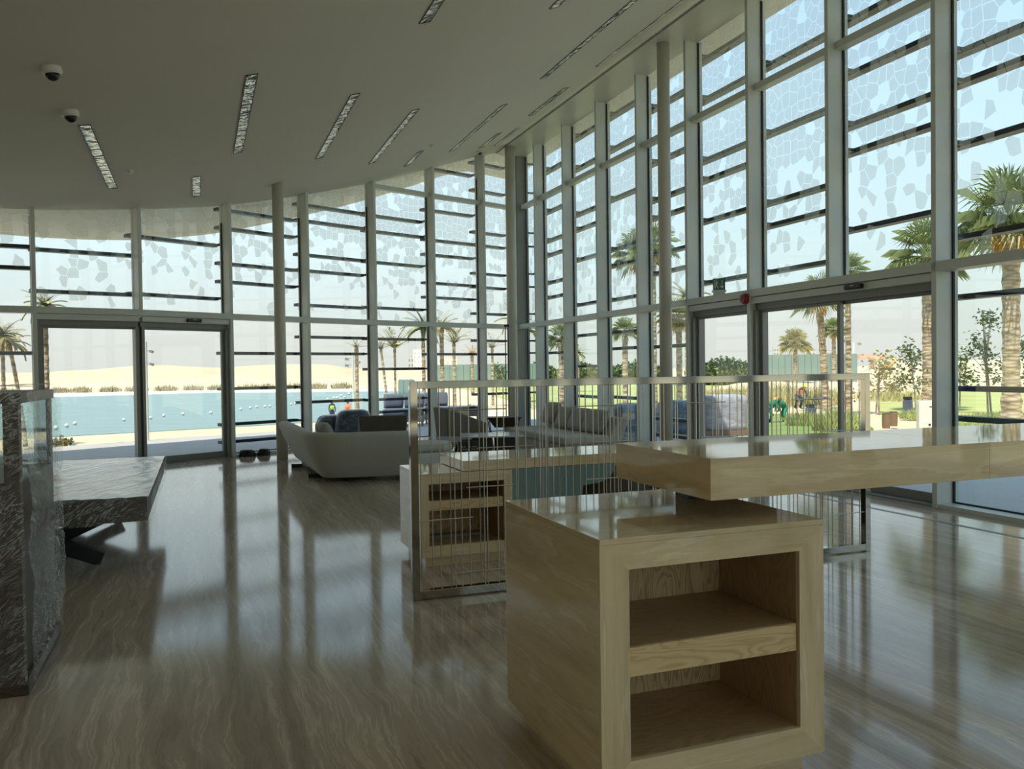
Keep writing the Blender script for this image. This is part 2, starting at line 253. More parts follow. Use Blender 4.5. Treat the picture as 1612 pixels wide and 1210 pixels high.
# ------------------------------------------------------------------ mesh helpers
class MB:
    def __init__(s): s.v, s.f = [], []
    def add(s, vs, fs):
        n = len(s.v); s.v += [tuple(v) for v in vs]; s.f += [tuple(i + n for i in f) for f in fs]; return s
    def box(s, x0, x1, y0, y1, z0, z1):
        return s.add([(x0, y0, z0), (x1, y0, z0), (x1, y1, z0), (x0, y1, z0), (x0, y0, z1), (x1, y0, z1), (x1, y1, z1), (x0, y1, z1)],
                     [(0, 3, 2, 1), (4, 5, 6, 7), (0, 1, 5, 4), (1, 2, 6, 5), (2, 3, 7, 6), (3, 0, 4, 7)])
    def obox(s, c, ax, ay, az):
        """box centred at c with half-axis vectors"""
        c, ax, ay, az = Vector(c), Vector(ax), Vector(ay), Vector(az)
        P = [c + ax * i + ay * j + az * k for k in (-1, 1) for i, j in ((-1, -1), (1, -1), (1, 1), (-1, 1))]
        return s.add(P, [(0, 3, 2, 1), (4, 5, 6, 7), (0, 1, 5, 4), (1, 2, 6, 5), (2, 3, 7, 6), (3, 0, 4, 7)])
    def bar(s, p, q, w, h=None):
        p, q = Vector(p), Vector(q); d = (q - p); L_ = d.length; d.normalize(); h = h or w
        ref = Vector((0, 0, 1)) if abs(d.z) < 0.9 else Vector((1, 0, 0))
        a = d.cross(ref).normalized(); b_ = a.cross(d)
        return s.obox((p + q) / 2, d * L_ / 2, a * w / 2, b_ * h / 2)
    def prism(s, poly, z0, z1):
        n = len(poly)
        if callable(z0): bot = [(x, y, z0(x, y)) for x, y in poly]
        else: bot = [(x, y, z0) for x, y in poly]
        top = [(x, y, z1(x, y)) for x, y in poly] if callable(z1) else [(x, y, z1) for x, y in poly]
        return s.add(bot + top, [tuple(range(n))[::-1], tuple(range(n, 2 * n))] + [(i, (i + 1) % n, n + (i + 1) % n, n + i) for i in range(n)])
    def tube(s, pts, rad, seg=12, cap=True):
        pts = [Vector(p) for p in pts]; rr = rad if isinstance(rad, (list, tuple)) else [rad] * len(pts); vs, fs = [], []
        for i, p in enumerate(pts):
            d = (pts[min(i + 1, len(pts) - 1)] - pts[max(i - 1, 0)]).normalized()
            ref = Vector((0, 0, 1)) if abs(d.z) < 0.95 else Vector((1, 0, 0))
            a = d.cross(ref).normalized(); b_ = d.cross(a)
            vs += [p + (a * cos(2 * PI * k / seg) + b_ * sin(2 * PI * k / seg)) * rr[i] for k in range(seg)]
        for i in range(len(pts) - 1):
            for k in range(seg):
                k2 = (k + 1) % seg; fs.append((i * seg + k, (i + 1) * seg + k, (i + 1) * seg + k2, i * seg + k2))
        if cap:
            fs.append(tuple(range(seg))); fs.append(tuple((len(pts) - 1) * seg + k for k in range(seg))[::-1])
        return s.add(vs, fs)
    def lathe(s, prof, seg=24, c=(0, 0, 0)):
        vs, fs = [], []
        for r_, z in prof:
            vs += [(c[0] + r_ * cos(2 * PI * k / seg), c[1] + r_ * sin(2 * PI * k / seg), c[2] + z) for k in range(seg)]
        for i in range(len(prof) - 1):
            for k in range(seg):
                k2 = (k + 1) % seg; fs.append((i * seg + k, i * seg + k2, (i + 1) * seg + k2, (i + 1) * seg + k))
        fs.append(tuple(range(seg))[::-1]); fs.append(tuple((len(prof) - 1) * seg + k for k in range(seg)))
        return s.add(vs, fs)
    def build(s, name, mat, parent=None, bevel=0.0, smooth=False, loc=None, rotz=0.0, subsurf=0, seg=2):
        me = bpy.data.meshes.new(name); me.from_pydata(s.v, [], s.f); me.update()
        bm = bmesh.new(); bm.from_mesh(me); bmesh.ops.recalc_face_normals(bm, faces=bm.faces); bm.to_mesh(me); bm.free()
        for m_ in (mat if isinstance(mat, (list, tuple)) else [mat]): me.materials.append(m_)
        o = bpy.data.objects.new(name, me); COL.objects.link(o)
        if parent is not None: o.parent = parent
        if loc is not None: o.location = loc
        o.rotation_euler.z = rotz
        if smooth:
            for p in me.polygons: p.use_smooth = True
        if bevel:
            b_ = o.modifiers.new('b', 'BEVEL'); b_.width = bevel; b_.segments = seg; b_.limit_method = 'ANGLE'; b_.angle_limit = math.radians(35)
        if subsurf:
            b_ = o.modifiers.new('s', 'SUBSURF'); b_.levels = subsurf; b_.render_levels = subsurf
        return o
def tag(o, label=None, cat=None, group=None, kind=None):
    if label: o['label'] = label
    if cat: o['category'] = cat
    if group: o['group'] = group
    if kind: o['kind'] = kind
    return o
def thing(name, label, cat, loc=(0, 0, 0), rotz=0.0, group=None, kind=None):
    o = bpy.data.objects.new(name, None); COL.objects.link(o); o.location = loc; o.rotation_euler.z = rotz
    o.empty_display_size = 0.1
    return tag(o, label, cat, group, kind)
def struct(o, label=None): o['kind'] = 'structure'; o['label'] = label or o['label']; return o
def copy_tree(src, loc=None, rotz=None, label=None, group=None, scale=None):
    r = src.copy(); COL.objects.link(r)
    def rec(a, b_):
        for ch in list(a.children):
            c = ch.copy(); COL.objects.link(c); c.parent = b_; rec(ch, c)
    rec(src, r)
    if loc is not None: r.location = loc
    if rotz is not None: r.rotation_euler.z = rotz
    if scale is not None: r.scale = (scale,) * 3 if not isinstance(scale, tuple) else scale
    if label: r['label'] = label
    if group: r['group'] = group
    return r

# ================================================================== THE BUILDING
DR = Vector((0.35520, -0.93479)); NR = Vector((0.93479, 0.35520))
CORNER = Vector((0.16, 19.60))
def RT(k): return Vector((4.365 + 0.54571 * (k - 8), 8.5408 - 1.43619 * (k - 8)))
LT = [Vector(p) for p in ((-10.2, 10.75), (-8.9, 11.55), (-7.2, 12.5), (-6.0, 13.42), (-4.95, 14.66), (-3.88, 15.89), (-2.77, 17.0), (-1.65, 18.03), (-0.58, 18.93), (0.16, 19.60))]
#      indices: 0,1 beyond the frame; 2 = L1 ... 8 = L7, 9 = corner
FD = 0.22                                   # fin depth
NK = 25
def st(p): q = Vector(p[:2]) - CORNER; return q.dot(-NR), q.dot(DR)
def xy(s, t): return CORNER - NR * s + DR * t
CS = [-3, 0.5, 1.09, 2.4, 3.8, 5.23, 6.6, 8.06, 9.5, 12, 30]
CZ = [6.56, 6.56, 6.39, 5.87, 5.36, 4.90, 4.49, 4.19, 4.03, 3.98, 3.98]
def lin(x, X, Y):
    if x <= X[0]: return Y[0]
    for i in range(1, len(X)):
        if x <= X[i]: return Y[i - 1] + (Y[i] - Y[i - 1]) * (x - X[i - 1]) / (X[i] - X[i - 1])
    return Y[-1]
def fz(s):
    return (lin(s - 0.35, CS, CZ) + lin(s, CS, CZ) + lin(s + 0.35, CS, CZ)) / 3 if s > 0.9 else lin(s, CS, CZ)
def ceil_at(p): return fz(max(0.5, st(p)[0]))
def lnorm(i):
    a = LT[max(i - 1, 0)]; b_ = LT[min(i + 1, len(LT) - 1)]; d = (b_ - a).normalized(); return Vector((-d.y, d.x))
LG = [LT[i] + lnorm(i) * FD for i in range(len(LT))]          # glass line of the west side
CG = CORNER + NR * FD + lnorm(9) * FD * 0.8
LG[9] = CG
left_st = sorted([st(p) for p in LG])
def t_left(s): return lin(s, [a for a, _ in left_st], [b_ for _, b_ in left_st])
S_END, T_END = st(LT[0])[0], 26.0

# floor
poly = [tuple(p) for p in LG] + [tuple(xy(-FD, T_END)), tuple(xy(S_END, T_END))]
fl = MB().prism(poly, -0.12, 0.0).build('floor', M['floor']); struct(fl, 'polished veined stone floor of the lobby')
# ceiling: one sheet curved across the room
cv, cf = [], []
SS = [0.5 + i * (S_END + 0.2 - 0.5) / 60 for i in range(61)]
TN = 14
for s in SS:
    t0 = t_left(s) - 0.02
    for j in range(TN + 1):
        p = xy(s, t0 + (T_END + 0.1 - t0) * j / TN); cv.append((p.x, p.y, fz(s)))
n0 = len(cv)
for v in list(cv): cv.append((v[0], v[1], v[2] + 0.06))
for i in range(60):
    for j in range(TN):
        a = i * (TN + 1) + j; b_ = a + 1; c_ = a + TN + 1; d_ = c_ + 1
        cf += [(a, b_, d_, c_), (n0 + a, n0 + c_, n0 + d_, n0 + b_)]
for j in range(TN):                          # closed edge towards the glazing
    cf.append((j, n0 + j, n0 + j + 1, j + 1))
ce = MB().add(cv, cf).build('ceiling', M['ceil'], smooth=False); struct(ce, 'curved matt ceiling')
for p in ce.data.polygons: p.use_smooth = abs(p.normal.z) > 0.5
# flat bulkhead strip between ceiling and glazed wall
mb = MB()
a = xy(0.5, t_left(0.5) + 0.0); b_ = xy(0.5, T_END); c_ = xy(-FD - 0.02, T_END); d_ = xy(-FD - 0.02, st(CG)[1] - 0.05)
mb.prism([tuple(a), tuple(b_), tuple(c_), tuple(d_)], 6.53, 6.60)
struct(mb.build('trim_1', M['colpaint']), 'flat bulkhead strip above the tall glazing')
# roof slab with its overhang
EW = [2.6, 2.9, 3.6, 3.7, 3.7, 3.5, 3.2, 2.9, 2.6, 2.3]
re_ = sorted([st(LG[i] + lnorm(i) * EW[i]) for i in range(len(LG))])
ca = re_[0]; re_ = [(-1.0, ca[1] - (ca[0] + 1.0) * 0.42)] + re_ + [(S_END + 4, re_[-1][1] + 1.5)]
rv, rf = [], []
RS = [-0.95 + i * (S_END + 3.0 + 0.95) / 50 for i in range(51)]
for lev in (0.13, 0.55):
    for s in RS:
        t0 = lin(s, [a for a, _ in re_], [b_ for _, b_ in re_])
        for j in range(9):
            p = xy(s, t0 + (T_END + 0.4 - t0) * j / 8); rv.append((p.x, p.y, fz(max(s, 0.5)) + lev))  # unseen roof end kept short so sun reaches the floor behind the viewer
NR_ = 51 * 9
for i in range(50):
    for j in range(8):
        a = i * 9 + j; rf += [(a, a + 1, a + 10, a + 9), (NR_ + a, NR_ + a + 9, NR_ + a + 10, NR_ + a + 1)]
    rf.append((i * 9, (i + 1) * 9, NR_ + (i + 1) * 9, NR_ + i * 9)); rf.append((i * 9 + 8, NR_ + i * 9 + 8, NR_ + (i + 1) * 9 + 8, (i + 1) * 9 + 8))
for j in range(8):
    rf.append((j, NR_ + j, NR_ + j + 1, j + 1)); q = 50 * 9 + j; rf.append((q, q + 1, NR_ + q + 1, NR_ + q))
struct(MB().add(rv, rf).build('roof_slab', M['soffit']), 'overhanging roof with pale soffit')
# walls behind the viewer
def wall(name, p, q, h, label, th=0.15):
    d = (q - p); L_ = d.length; ang = math.atan2(d.y, d.x)
    struct(MB().box(0, L_, 0, th, 0, h).build(name, M['wall'], loc=(p.x, p.y, 0), rotz=ang), label)
wall('wall_left', xy(S_END + 0.0, T_END), xy(S_END, st(LG[0])[1]), 4.1, 'plain plaster wall', -0.15)
wall('wall_back', xy(9.6, T_END), xy(S_END, T_END), 4.4, 'plain plaster wall', -0.15)

# fins, transoms, panes
def bay_rot(p, q): d = q - p; return math.atan2(d.y, d.x), d.length
def fin(name, tip, n, top, label):
    ang = math.atan2(n.y, n.x) - PI / 2
    o = MB().box(-0.03, 0.03, 0, FD, 0, top).box(-0.035, 0.035, FD, FD + 0.08, 0, top).build(name, M['alu'], loc=(tip.x, tip.y, 0), rotz=ang, bevel=0.004)
    struct(o, label); return o
tn = 2
for i, p in enumerate(LT):
    if i == 3:                                # above the sliding door only
        n_ = lnorm(i); ang = math.atan2(n_.y, n_.x) - PI / 2
        o = MB().box(-0.03, 0.03, 0, FD, 2.55, ceil_at(p) + 0.05).box(-0.035, 0.035, FD, FD + 0.08, 2.45, ceil_at(p) + 0.1).build('trim_%d' % tn, M['alu'], loc=(p.x, p.y, 0), rotz=ang, bevel=0.004)
        struct(o, 'aluminium mullion above the sliding door by the lagoon')
    elif i == 9:
        n_ = (lnorm(9) + NR).normalized(); o = fin('trim_%d' % tn, p + n_ * 0.04, n_, 6.56, 'aluminium corner mullion of the glazing')
    else:
        o = fin('trim_%d' % tn, p, lnorm(i), ceil_at(p) + 0.02, 'aluminium mullion of the lagoon side glazing')
    tn += 1
for k in range(1, NK + 1):
    p = RT(k)
    if k == 7:
        o = MB().box(-0.03, 0.03, 0, FD, 2.55, 6.54).box(-0.035, 0.035, FD, FD + 0.08, 2.45, 6.54).build('trim_%d' % tn, M['alu'], loc=(p.x, p.y, 0), rotz=math.atan2(NR.y, NR.x) - PI / 2, bevel=0.004)
        struct(o, 'aluminium mullion above the garden sliding door')
    else: fin('trim_%d' % tn, p, NR, 6.54, 'aluminium mullion of the garden side glazing')
    tn += 1
struct(MB().prism([tuple(CORNER + NR * 0.02), tuple(CORNER + lnorm(9) * 0.30), tuple(CORNER + (lnorm(9) + NR).normalized() * 0.36), tuple(CORNER + NR * 0.30)], 0, 6.58).build('trim_%d' % tn, M['alu_d']), 'corner post between the two glazed walls'); tn += 1
BAYS = []                                     # (P, Q, side, index)
for i in range(len(LT) - 1): BAYS.append((LT[i], LT[i + 1], 'L', i))
BAYS.append((CORNER, RT(1), 'R', 0))
for k in range(1, NK): BAYS.append((RT(k), RT(k + 1), 'R', k))
DOORB = {('L', 2), ('L', 3), ('R', 5), ('R', 6), ('R', 7)}
wn_i = 1
for P, Q, side, k in BAYS:
    ang, L_ = bay_rot(P, Q)
    tb = MB().box(0, L_, 0.0, FD, 2.45, 2.55)
    struct(tb.build('trim_%d' % tn, M['alu'], loc=(P.x, P.y, 0), rotz=ang, bevel=0.003), 'aluminium transom'); tn += 1
    if side == 'R' or k >= 6:
        struct(MB().box(0.03, L_ - 0.03, 0.10, FD + 0.02, 5.28, 5.37).build('trim_%d' % tn, M['alu'], loc=(P.x, P.y, 0), rotz=ang, bevel=0.003), 'upper aluminium transom'); tn += 1
    if (side, k) not in DOORB:
        struct(MB().box(0.0, L_, 0.02, FD + 0.05, 0.0, 0.045).build('trim_%d' % tn, M['alu'], loc=(P.x, P.y, 0), rotz=ang), 'aluminium sill'); tn += 1
    w = thing('window_%d' % wn_i, 'full-height glazed bay printed with pale polygons', None, (P.x, P.y, 0), ang, None, 'structure'); wn_i += 1
    zt0 = (ceil_at(P) if side == 'L' else 6.56) + 0.1; zt1 = (ceil_at(Q) if side == 'L' else 6.56) + 0.1
    y = FD + 0.03
    MB().add([(0.0, y, 2.5), (L_, y, 2.5), (L_, y, zt1), (0, y, zt0)], [(0, 1, 2, 3)]).build('upper_pane', M['glass_frit_g' if side == 'R' else 'glass_frit'], w)
    g = MB()
    for x0 in (0.035, L_ - 0.05): g.box(x0, x0 + 0.015, FD - 0.005, FD + 0.02, 2.55, min(zt0, zt1) - 0.15)
    if (side, k) not in DOORB:
        for x0 in (0.035, L_ - 0.05): g.box(x0, x0 + 0.015, FD - 0.005, FD + 0.02, 0.045, 2.45)
        g.box(0.035, L_ - 0.035, FD - 0.005, FD + 0.02, 0.045, 0.06)
        MB().add([(0.0, y, 0.03), (L_, y, 0.03), (L_, y, 2.5), (0, y, 2.5)], [(0, 1, 2, 3)]).build('lower_pane', M['glass_g' if side == 'R' else 'glass'], w)
    g.build('gasket', M['gasket'], w)

# unseen glazed end behind the viewer, added to light the cabinet fronts
for k in range(7):
    P, Q = xy(k * 1.6, T_END), xy(min((k + 1) * 1.6, 9.6), T_END); ang, L_ = bay_rot(P, Q)
    h0, h1 = fz(max(0.5, k * 1.6)), fz(max(0.5, (k + 1) * 1.6))
    struct(MB().box(-0.03, 0.03, -FD, 0, 0, h0 + 0.04).build('trim_%d' % tn, M['alu'], loc=(P.x, P.y, 0), rotz=ang, bevel=0.004), 'aluminium mullion of the added end glazing'); tn += 1
    if k == 6: break
    struct(MB().box(0.03, L_ - 0.03, -FD, 0, 2.45, 2.55).build('trim_%d' % tn, M['alu'], loc=(P.x, P.y, 0), rotz=ang, bevel=0.004), 'aluminium transom of the added end glazing'); tn += 1
    w = thing('window_%d' % wn_i, 'full-height glazed bay added in the unseen end wall', None, (P.x, P.y, 0), ang, None, 'structure'); wn_i += 1
    MB().add([(0, -0.02, 0), (L_, -0.02, 0), (L_, -0.02, h1 + 0.1), (0, -0.02, h0 + 0.1)], [(0, 1, 2, 3)]).build('pane', M['glass'], w)

# outside sun louvres: slats on a 0.32 m grid, irregularly left out
SLATS = {('L', 1): [3.5, 3.17, 1.85], ('L', 0): [3.2, 2.2, 1.2], ('L', 2): [3.47, 2.82], ('L', 3): [3.80, 2.84], ('L', 4): [4.46, 4.13, 3.49, 3.16, 1.86, 1.21, 0.56, 0.24],
 ('L', 5): [4.79, 4.48, 3.81, 3.50, 2.82, 2.19, 1.86, 0.90], ('L', 6): [4.78, 4.45, 3.80, 2.84, 2.18, 1.54, 0.89, 0.62], ('L', 7): [6.0, 5.07, 4.41, 4.08, 3.45, 3.13, 1.86, 0.62],
 ('L', 8): [6.32, 5.68, 4.71, 4.41, 3.75, 3.43, 2.81, 2.18, 1.86, 0.92],
 ('R', 8): [6.04, 5.40, 4.77, 4.45, 3.80, 2.83, 2.20, 1.23, 0.91], ('R', 7): [6.36, 5.72, 5.07, 4.44, 4.11, 3.16], ('R', 6): [6.70, 5.71, 4.76, 3.79, 3.47, 2.82], ('R', 5): [6.34, 5.71, 4.76, 4.45, 3.80, 2.83],
 ('R', 4): [6.70, 6.04, 5.09, 4.44, 4.12, 3.48, 3.15, 1.86, 1.23, 0.60, 0.32], ('R', 3): [6.36, 5.72, 4.76, 3.79, 3.47, 2.82, 2.18, 1.87, 0.93], ('R', 2): [6.36, 5.71, 4.75, 4.43, 3.79, 2.84, 2.19, 1.54, 0.91, 0.60],
 ('R', 1): [6.67, 6.02, 5.09, 4.43, 4.10, 3.47, 3.13, 1.86, 0.61], ('R', 0): [6.36, 5.68, 4.73, 4.41, 3.76, 3.45, 2.81, 2.17, 1.88, 0.94], ('R', 9): [6.36, 5.40, 4.43, 3.80, 2.83, 1.86, 0.91]}
SL_LAB = {('L', 0): 'dark sun slats outside the glass at the far lagoon end', ('L', 1): 'dark sun slats outside the glass left of the wide lagoon sliding door',
 ('L', 2): 'two dark sun slats above the left leaf of the lagoon sliding door', ('L', 3): 'two dark sun slats above the right leaf of the lagoon sliding door',
 ('L', 4): 'dark sun slats outside the bay with the round white column and two dark bags', ('L', 5): 'dark sun slats outside the bay above the big grey corner sofa',
 ('L', 6): 'dark sun slats outside the bay above the brown armchair back', ('L', 7): 'dark sun slats outside the second bay left of the corner column',
 ('L', 8): 'dark sun slats outside the bay directly left of the corner column', ('R', 0): 'dark sun slats outside the narrow bay directly right of the corner column',
 ('R', 1): 'dark sun slats outside the second bay right of the corner column', ('R', 2): 'dark sun slats outside the third bay right of the corner column',
 ('R', 3): 'dark sun slats outside the bay directly left of the white column beside the single door', ('R', 4): 'dark sun slats outside the bay behind the white column beside the single door',
 ('R', 5): 'dark sun slats outside the panes above the single garden door and exit sign', ('R', 6): 'dark sun slats outside the panes above the left leaf of the garden sliding door',
 ('R', 7): 'dark sun slats outside the panes above the right leaf of the garden sliding door', ('R', 8): 'dark sun slats outside the bay with the big palm, right of the garden sliding door',
 ('R', 9): 'dark sun slats outside the bay beyond the big palm'}
for P, Q, side, k in BAYS:
    if (side, k) not in SLATS: continue
    ang, L_ = bay_rot(P, Q)
    w = thing('sun_louvre', SL_LAB[(side, k)], 'louvre', (P.x, P.y, 0), ang, 'outside sun louvres')
    for z in SLATS[(side, k)]:
        zc = ceil_at(P) + 0.1 if side == 'L' else 6.6
        if z > zc: continue
        sx = -0.38 * (6.43 + 1.536 * (8 - k)) / 7.1 if side == 'R' else 0.0; ex = -0.38 * (6.43 + 1.536 * (7 - k)) / 7.1 if side == 'R' else 0.0
        if side == 'R' and k == 0: sx, ex = 0.0, -0.6
        MB().box(sx, L_ + ex, FD + 0.20, FD + 0.34, z - 0.028, z + 0.028).build('slat', M['slat'], w)
        for x0 in ((-0.02,) if side == 'R' else (0.0, L_ - 0.04)): MB().box(x0, x0 + 0.04, FD + 0.075, FD + 0.205, z - 0.02, z + 0.02).build('bracket', M['slat'], w)

# doors
def leaf(par, x0, x1, zt=2.27, zb=0.02, name='door_leaf', st_=0.05, y0=0.13):
    m = MB(); m.box(x0, x0 + st_, y0, y0 + 0.05, zb, zt); m.box(x1 - st_, x1, y0, y0 + 0.05, zb, zt)
    m.box(x0 + st_, x1 - st_, y0, y0 + 0.05, zb, zb + 0.10); m.box(x0 + st_, x1 - st_, y0, y0 + 0.05, zt - 0.04, zt)
    f = m.build(name, M['alu_d'], par, bevel=0.003)
    MB().add([(x0, y0 + 0.025, zb), (x1, y0 + 0.025, zb), (x1, y0 + 0.025, zt), (x0, y0 + 0.025, zt)], [(0, 1, 2, 3)]).build('glass', M['glass'], f)
    return f
def door(n, P, Q, label, leaves, sensor=None, jamb=0.05):
    ang, L_ = bay_rot(P, Q)
    d = thing('door_%d' % n, label, None, (P.x, P.y, 0), ang, None, 'structure')
    MB().box(0.03, L_ - 0.03, 0.02, 0.20, 2.355, 2.44).build('header', M['alu'], d, bevel=0.003)
    MB().box(0.03, L_ - 0.03, 0.10, FD + 0.03, 2.27, 2.355).build('track_rail', M['alu_d'], d)
    MB().box(0.03, 0.03 + jamb, 0.06, FD + 0.05, 0, 2.27).build('jamb', M['alu_d'], d); MB().box(L_ - 0.03 - jamb, L_ - 0.03, 0.06, FD + 0.05, 0, 2.27).build('jamb', M['alu_d'], d)
    MB().box(0.03, L_ - 0.03, 0.05, FD + 0.05, 0.0, 0.02).build('threshold', M['alu_d'], d)
    for i, (a, b_) in enumerate(leaves): leaf(d, a, b_, y0=0.13 + 0.055 * (i % 2))
    if sensor is not None:
        s_ = MB().box(sensor - 0.13, sensor + 0.13, -0.035, 0.022, 2.372, 2.43).build('motion_sensor', M['black'], d, bevel=0.012)
        MB().box(sensor - 0.03, sensor + 0.03, -0.037, -0.034, 2.408, 2.416).build('maker_mark', M['white'], s_)
    return d
DA = 2 * 1.5364
d1L = (LT[4] - LT[2]).length
# the lagoon door follows two straight bays
ang, LA = bay_rot(LT[2], LT[3]); ang2, LB = bay_rot(LT[3], LT[4])
door(1, LT[2], LT[3], 'left leaf of the wide sliding door to the lagoon', [(0.08, LA + 0.03)])
door(2, LT[3], LT[4], 'right leaf of the wide sliding door to the lagoon', [(-0.02, LB - 0.08)], sensor=LB * 0.56)
door(3, RT(5), RT(6), 'single glazed door to the garden', [(0.09, 1.5364 - 0.09)], jamb=0.06)
door(4, RT(6), RT(8), 'wide sliding door to the garden', [(0.09, 1.60), (1.50, DA - 0.09)], sensor=DA * 0.64)

# round columns
def column(name, p, r_, top, label):
    o = MB().lathe([(r_, 0.0), (r_, top)], 40).build(name, M['colpaint'], loc=(p[0], p[1], 0), smooth=False)
    for f_ in o.data.polygons: f_.use_smooth = abs(f_.normal.z) < 0.5
    tag(o, label, 'column', None, 'structure'); return o
column('column_1', (-3.985, 14.25), 0.095, ceil_at((-3.985, 14.25)) + 0.02, 'slim round white column by the lagoon sliding door')
column('column_2', (0.02, 18.80), 0.115, fz(st((0.02, 18.8))[0]) + 0.02, 'slim round white column in the far glazed corner')
column('column_3', (2.42, 12.95), 0.098, 6.55, 'slim round white column beside the single garden door')

# dark slots let into the floor along the glazing
def strip(name, p, q, w, mat, label, z=0.004):
    d = (q - p); ang = math.atan2(d.y, d.x)
    o = MB().box(0, d.length, -w / 2, w / 2, -0.02, z).build(name, mat, loc=(p.x, p.y, 0), rotz=ang); tag(o, label, 'floor grille', None, 'structure'); return o
strip('trim_%d' % tn, RT(1) - NR * 0.56, RT(NK) - NR * 0.56, 0.055, M['alu_d'], 'dark linear floor grille along the garden glazing', 0.002); tn += 1
for i in range(2, 9):
    strip('trim_%d' % tn, LT[i] - lnorm(i) * 0.42, LT[i + 1] - lnorm(i + 1) * 0.42, 0.02, M['alu_d'], 'thin floor joint along the lagoon glazing', 0.0015); tn += 1

# ================================================================== INTERIOR
U2 = Vector((cos(A), sin(A), 0)); V2 = Vector((-sin(A), cos(A), 0))
def uv(p0, u_, v_, z=0.0): p = Vector((p0[0], p0[1], 0)) + U2 * u_ + V2 * v_; p.z = z; return p

def reception_cabinet(label, loc, W, D, H, ft, fs, z_lo, z_hi, sh, depth, plinth=0.08, group=None):
    """stone cube with an open front, two compartments and a thick pine shelf; origin = front left corner, x right, y back"""
    t = thing('reception_cabinet', label, 'cabinet', loc, A, group)
    zb = plinth
    body = MB().box(0, 0.03, 0.02, D, zb, H - 0.02).box(W - 0.03, W, 0.02, D, zb, H - 0.02).box(0.03, W - 0.03, D - 0.03, D, zb, H - 0.02).box(0.03, W - 0.03, 0.02, D - 0.03, zb, zb + 0.03)
    body.build('body', M['trav_h'], t)
    MB().box(0.0, W, 0.0, D, H - 0.02, H).build('top', M['trav_h'], t, bevel=0.002)
    # mitred stone face
    x0, x1 = fs, W - fs
    fr = MB(); fy0, fy1 = 0.0, 0.02
    def quad(pl, m):
        m.add([(x, fy0, z) for x, z in pl] + [(x, fy1, z) for x, z in pl], [(0, 1, 2, 3), (7, 6, 5, 4)] + [(i, (i + 1) % 4, 4 + (i + 1) % 4, 4 + i) for i in range(4)])
    hz = MB(); quad([(0, H - 0.02), (W, H - 0.02), (x1, z_hi), (x0, z_hi)], hz)
    hz.build('face_rail', M['trav_h'], t)
    hz = MB(); quad([(0, zb), (x0, z_lo), (x1, z_lo), (W, zb)], hz); hz.build('face_rail', M['trav_h'], t)
    vt = MB(); quad([(0, zb), (0, H - 0.02), (x0, z_hi), (x0, z_lo)], vt)
    vt.build('face_stile', M['trav_v'], t)
    vt = MB(); quad([(W, zb), (x1, z_lo), (x1, z_hi), (W, H - 0.02)], vt); vt.build('face_stile', M['trav_v'], t)
    MB().box(0.05, W - 0.05, 0.06, D - 0.05, 0, zb).build('plinth', M['trav_h'], t)
    # pine lining
    li = MB(); e = 0.012
    li.box(x0 - e, x0, 0.02, depth, z_lo - e, z_hi + e).box(x1, x1 + e, 0.02, depth, z_lo - e, z_hi + e)
    li.box(x0, x1, 0.02, depth, z_hi, z_hi + e)
    li.build('lining', M['pine_f'], t)
    MB().box(x0, x1, 0.025, depth, z_lo - e, z_lo + 0.001).build('bottom_board', M['pine_f'], t)
    MB().box(x0 - e, x1 + e, depth, depth + e, z_lo - e, z_hi + e).build('back_panel', M['pine_v'], t)
    s_ = MB().box(x0 + 0.001, x1 - 0.006, 0.012, depth - 0.001, sh[0], sh[1]).build('shelf', M['pine'], t, bevel=0.001)
    MB().box(x0 + 0.001, x1 - 0.006, 0.02, depth - 0.001, sh[1], sh[1] + 0.002).build('shelf_face', M['pine_f'], s_)
    return t
reception_cabinet('large travertine cube cabinet with an open front and a pine shelf', (0.279, 2.692, 0), 0.91, 0.90, 0.937, 0.107, 0.108, 0.187, 0.83, (0.465, 0.563), 0.50)
reception_cabinet('low travertine cabinet behind the steel rod screen, left end of the desk', (-0.704, 6.207, 0), 0.742, 0.68, 0.716, 0.08, 0.068, 0.165, 0.636, (0.430, 0.506), 0.48)
# small things left in the low cabinet
o = MB().box(-0.25, 0.25, -0.02, 0.02, 0, 0.02).build('cable_tray', M['alu_d'], loc=uv((-0.704, 6.207), 0.36, 0.30, 0.166)[:], rotz=A)
tag(o, 'grey bar lying in the lower compartment of the low travertine cabinet', 'bar')

# upper counter slab on its steel pad, second pedestal out of view
SL0 = (0.693, 2.893)
t = thing('counter_slab', 'long thick travertine counter slab resting over the large cube cabinet', 'counter', (SL0[0], SL0[1], 0), A)
JX = 1.335
MB().box(0, JX, 0, 0.71, 1.028, 1.176).build('slab', M['trav_h'], t, bevel=0.0015)
MB().box(JX + 0.0015, 3.3, 0, 0.71, 1.028, 1.176).build('slab', M['trav_h'], t, bevel=0.0015)
MB().box(0.27, 0.72, 0.56, 0.67, 0.9375, 1.028).build('support_pad', M['blackmetal'], t)
MB().box(2.5, 3.2, 0.05, 0.66, 0.0, 1.028).build('pedestal', M['trav_h'], t)
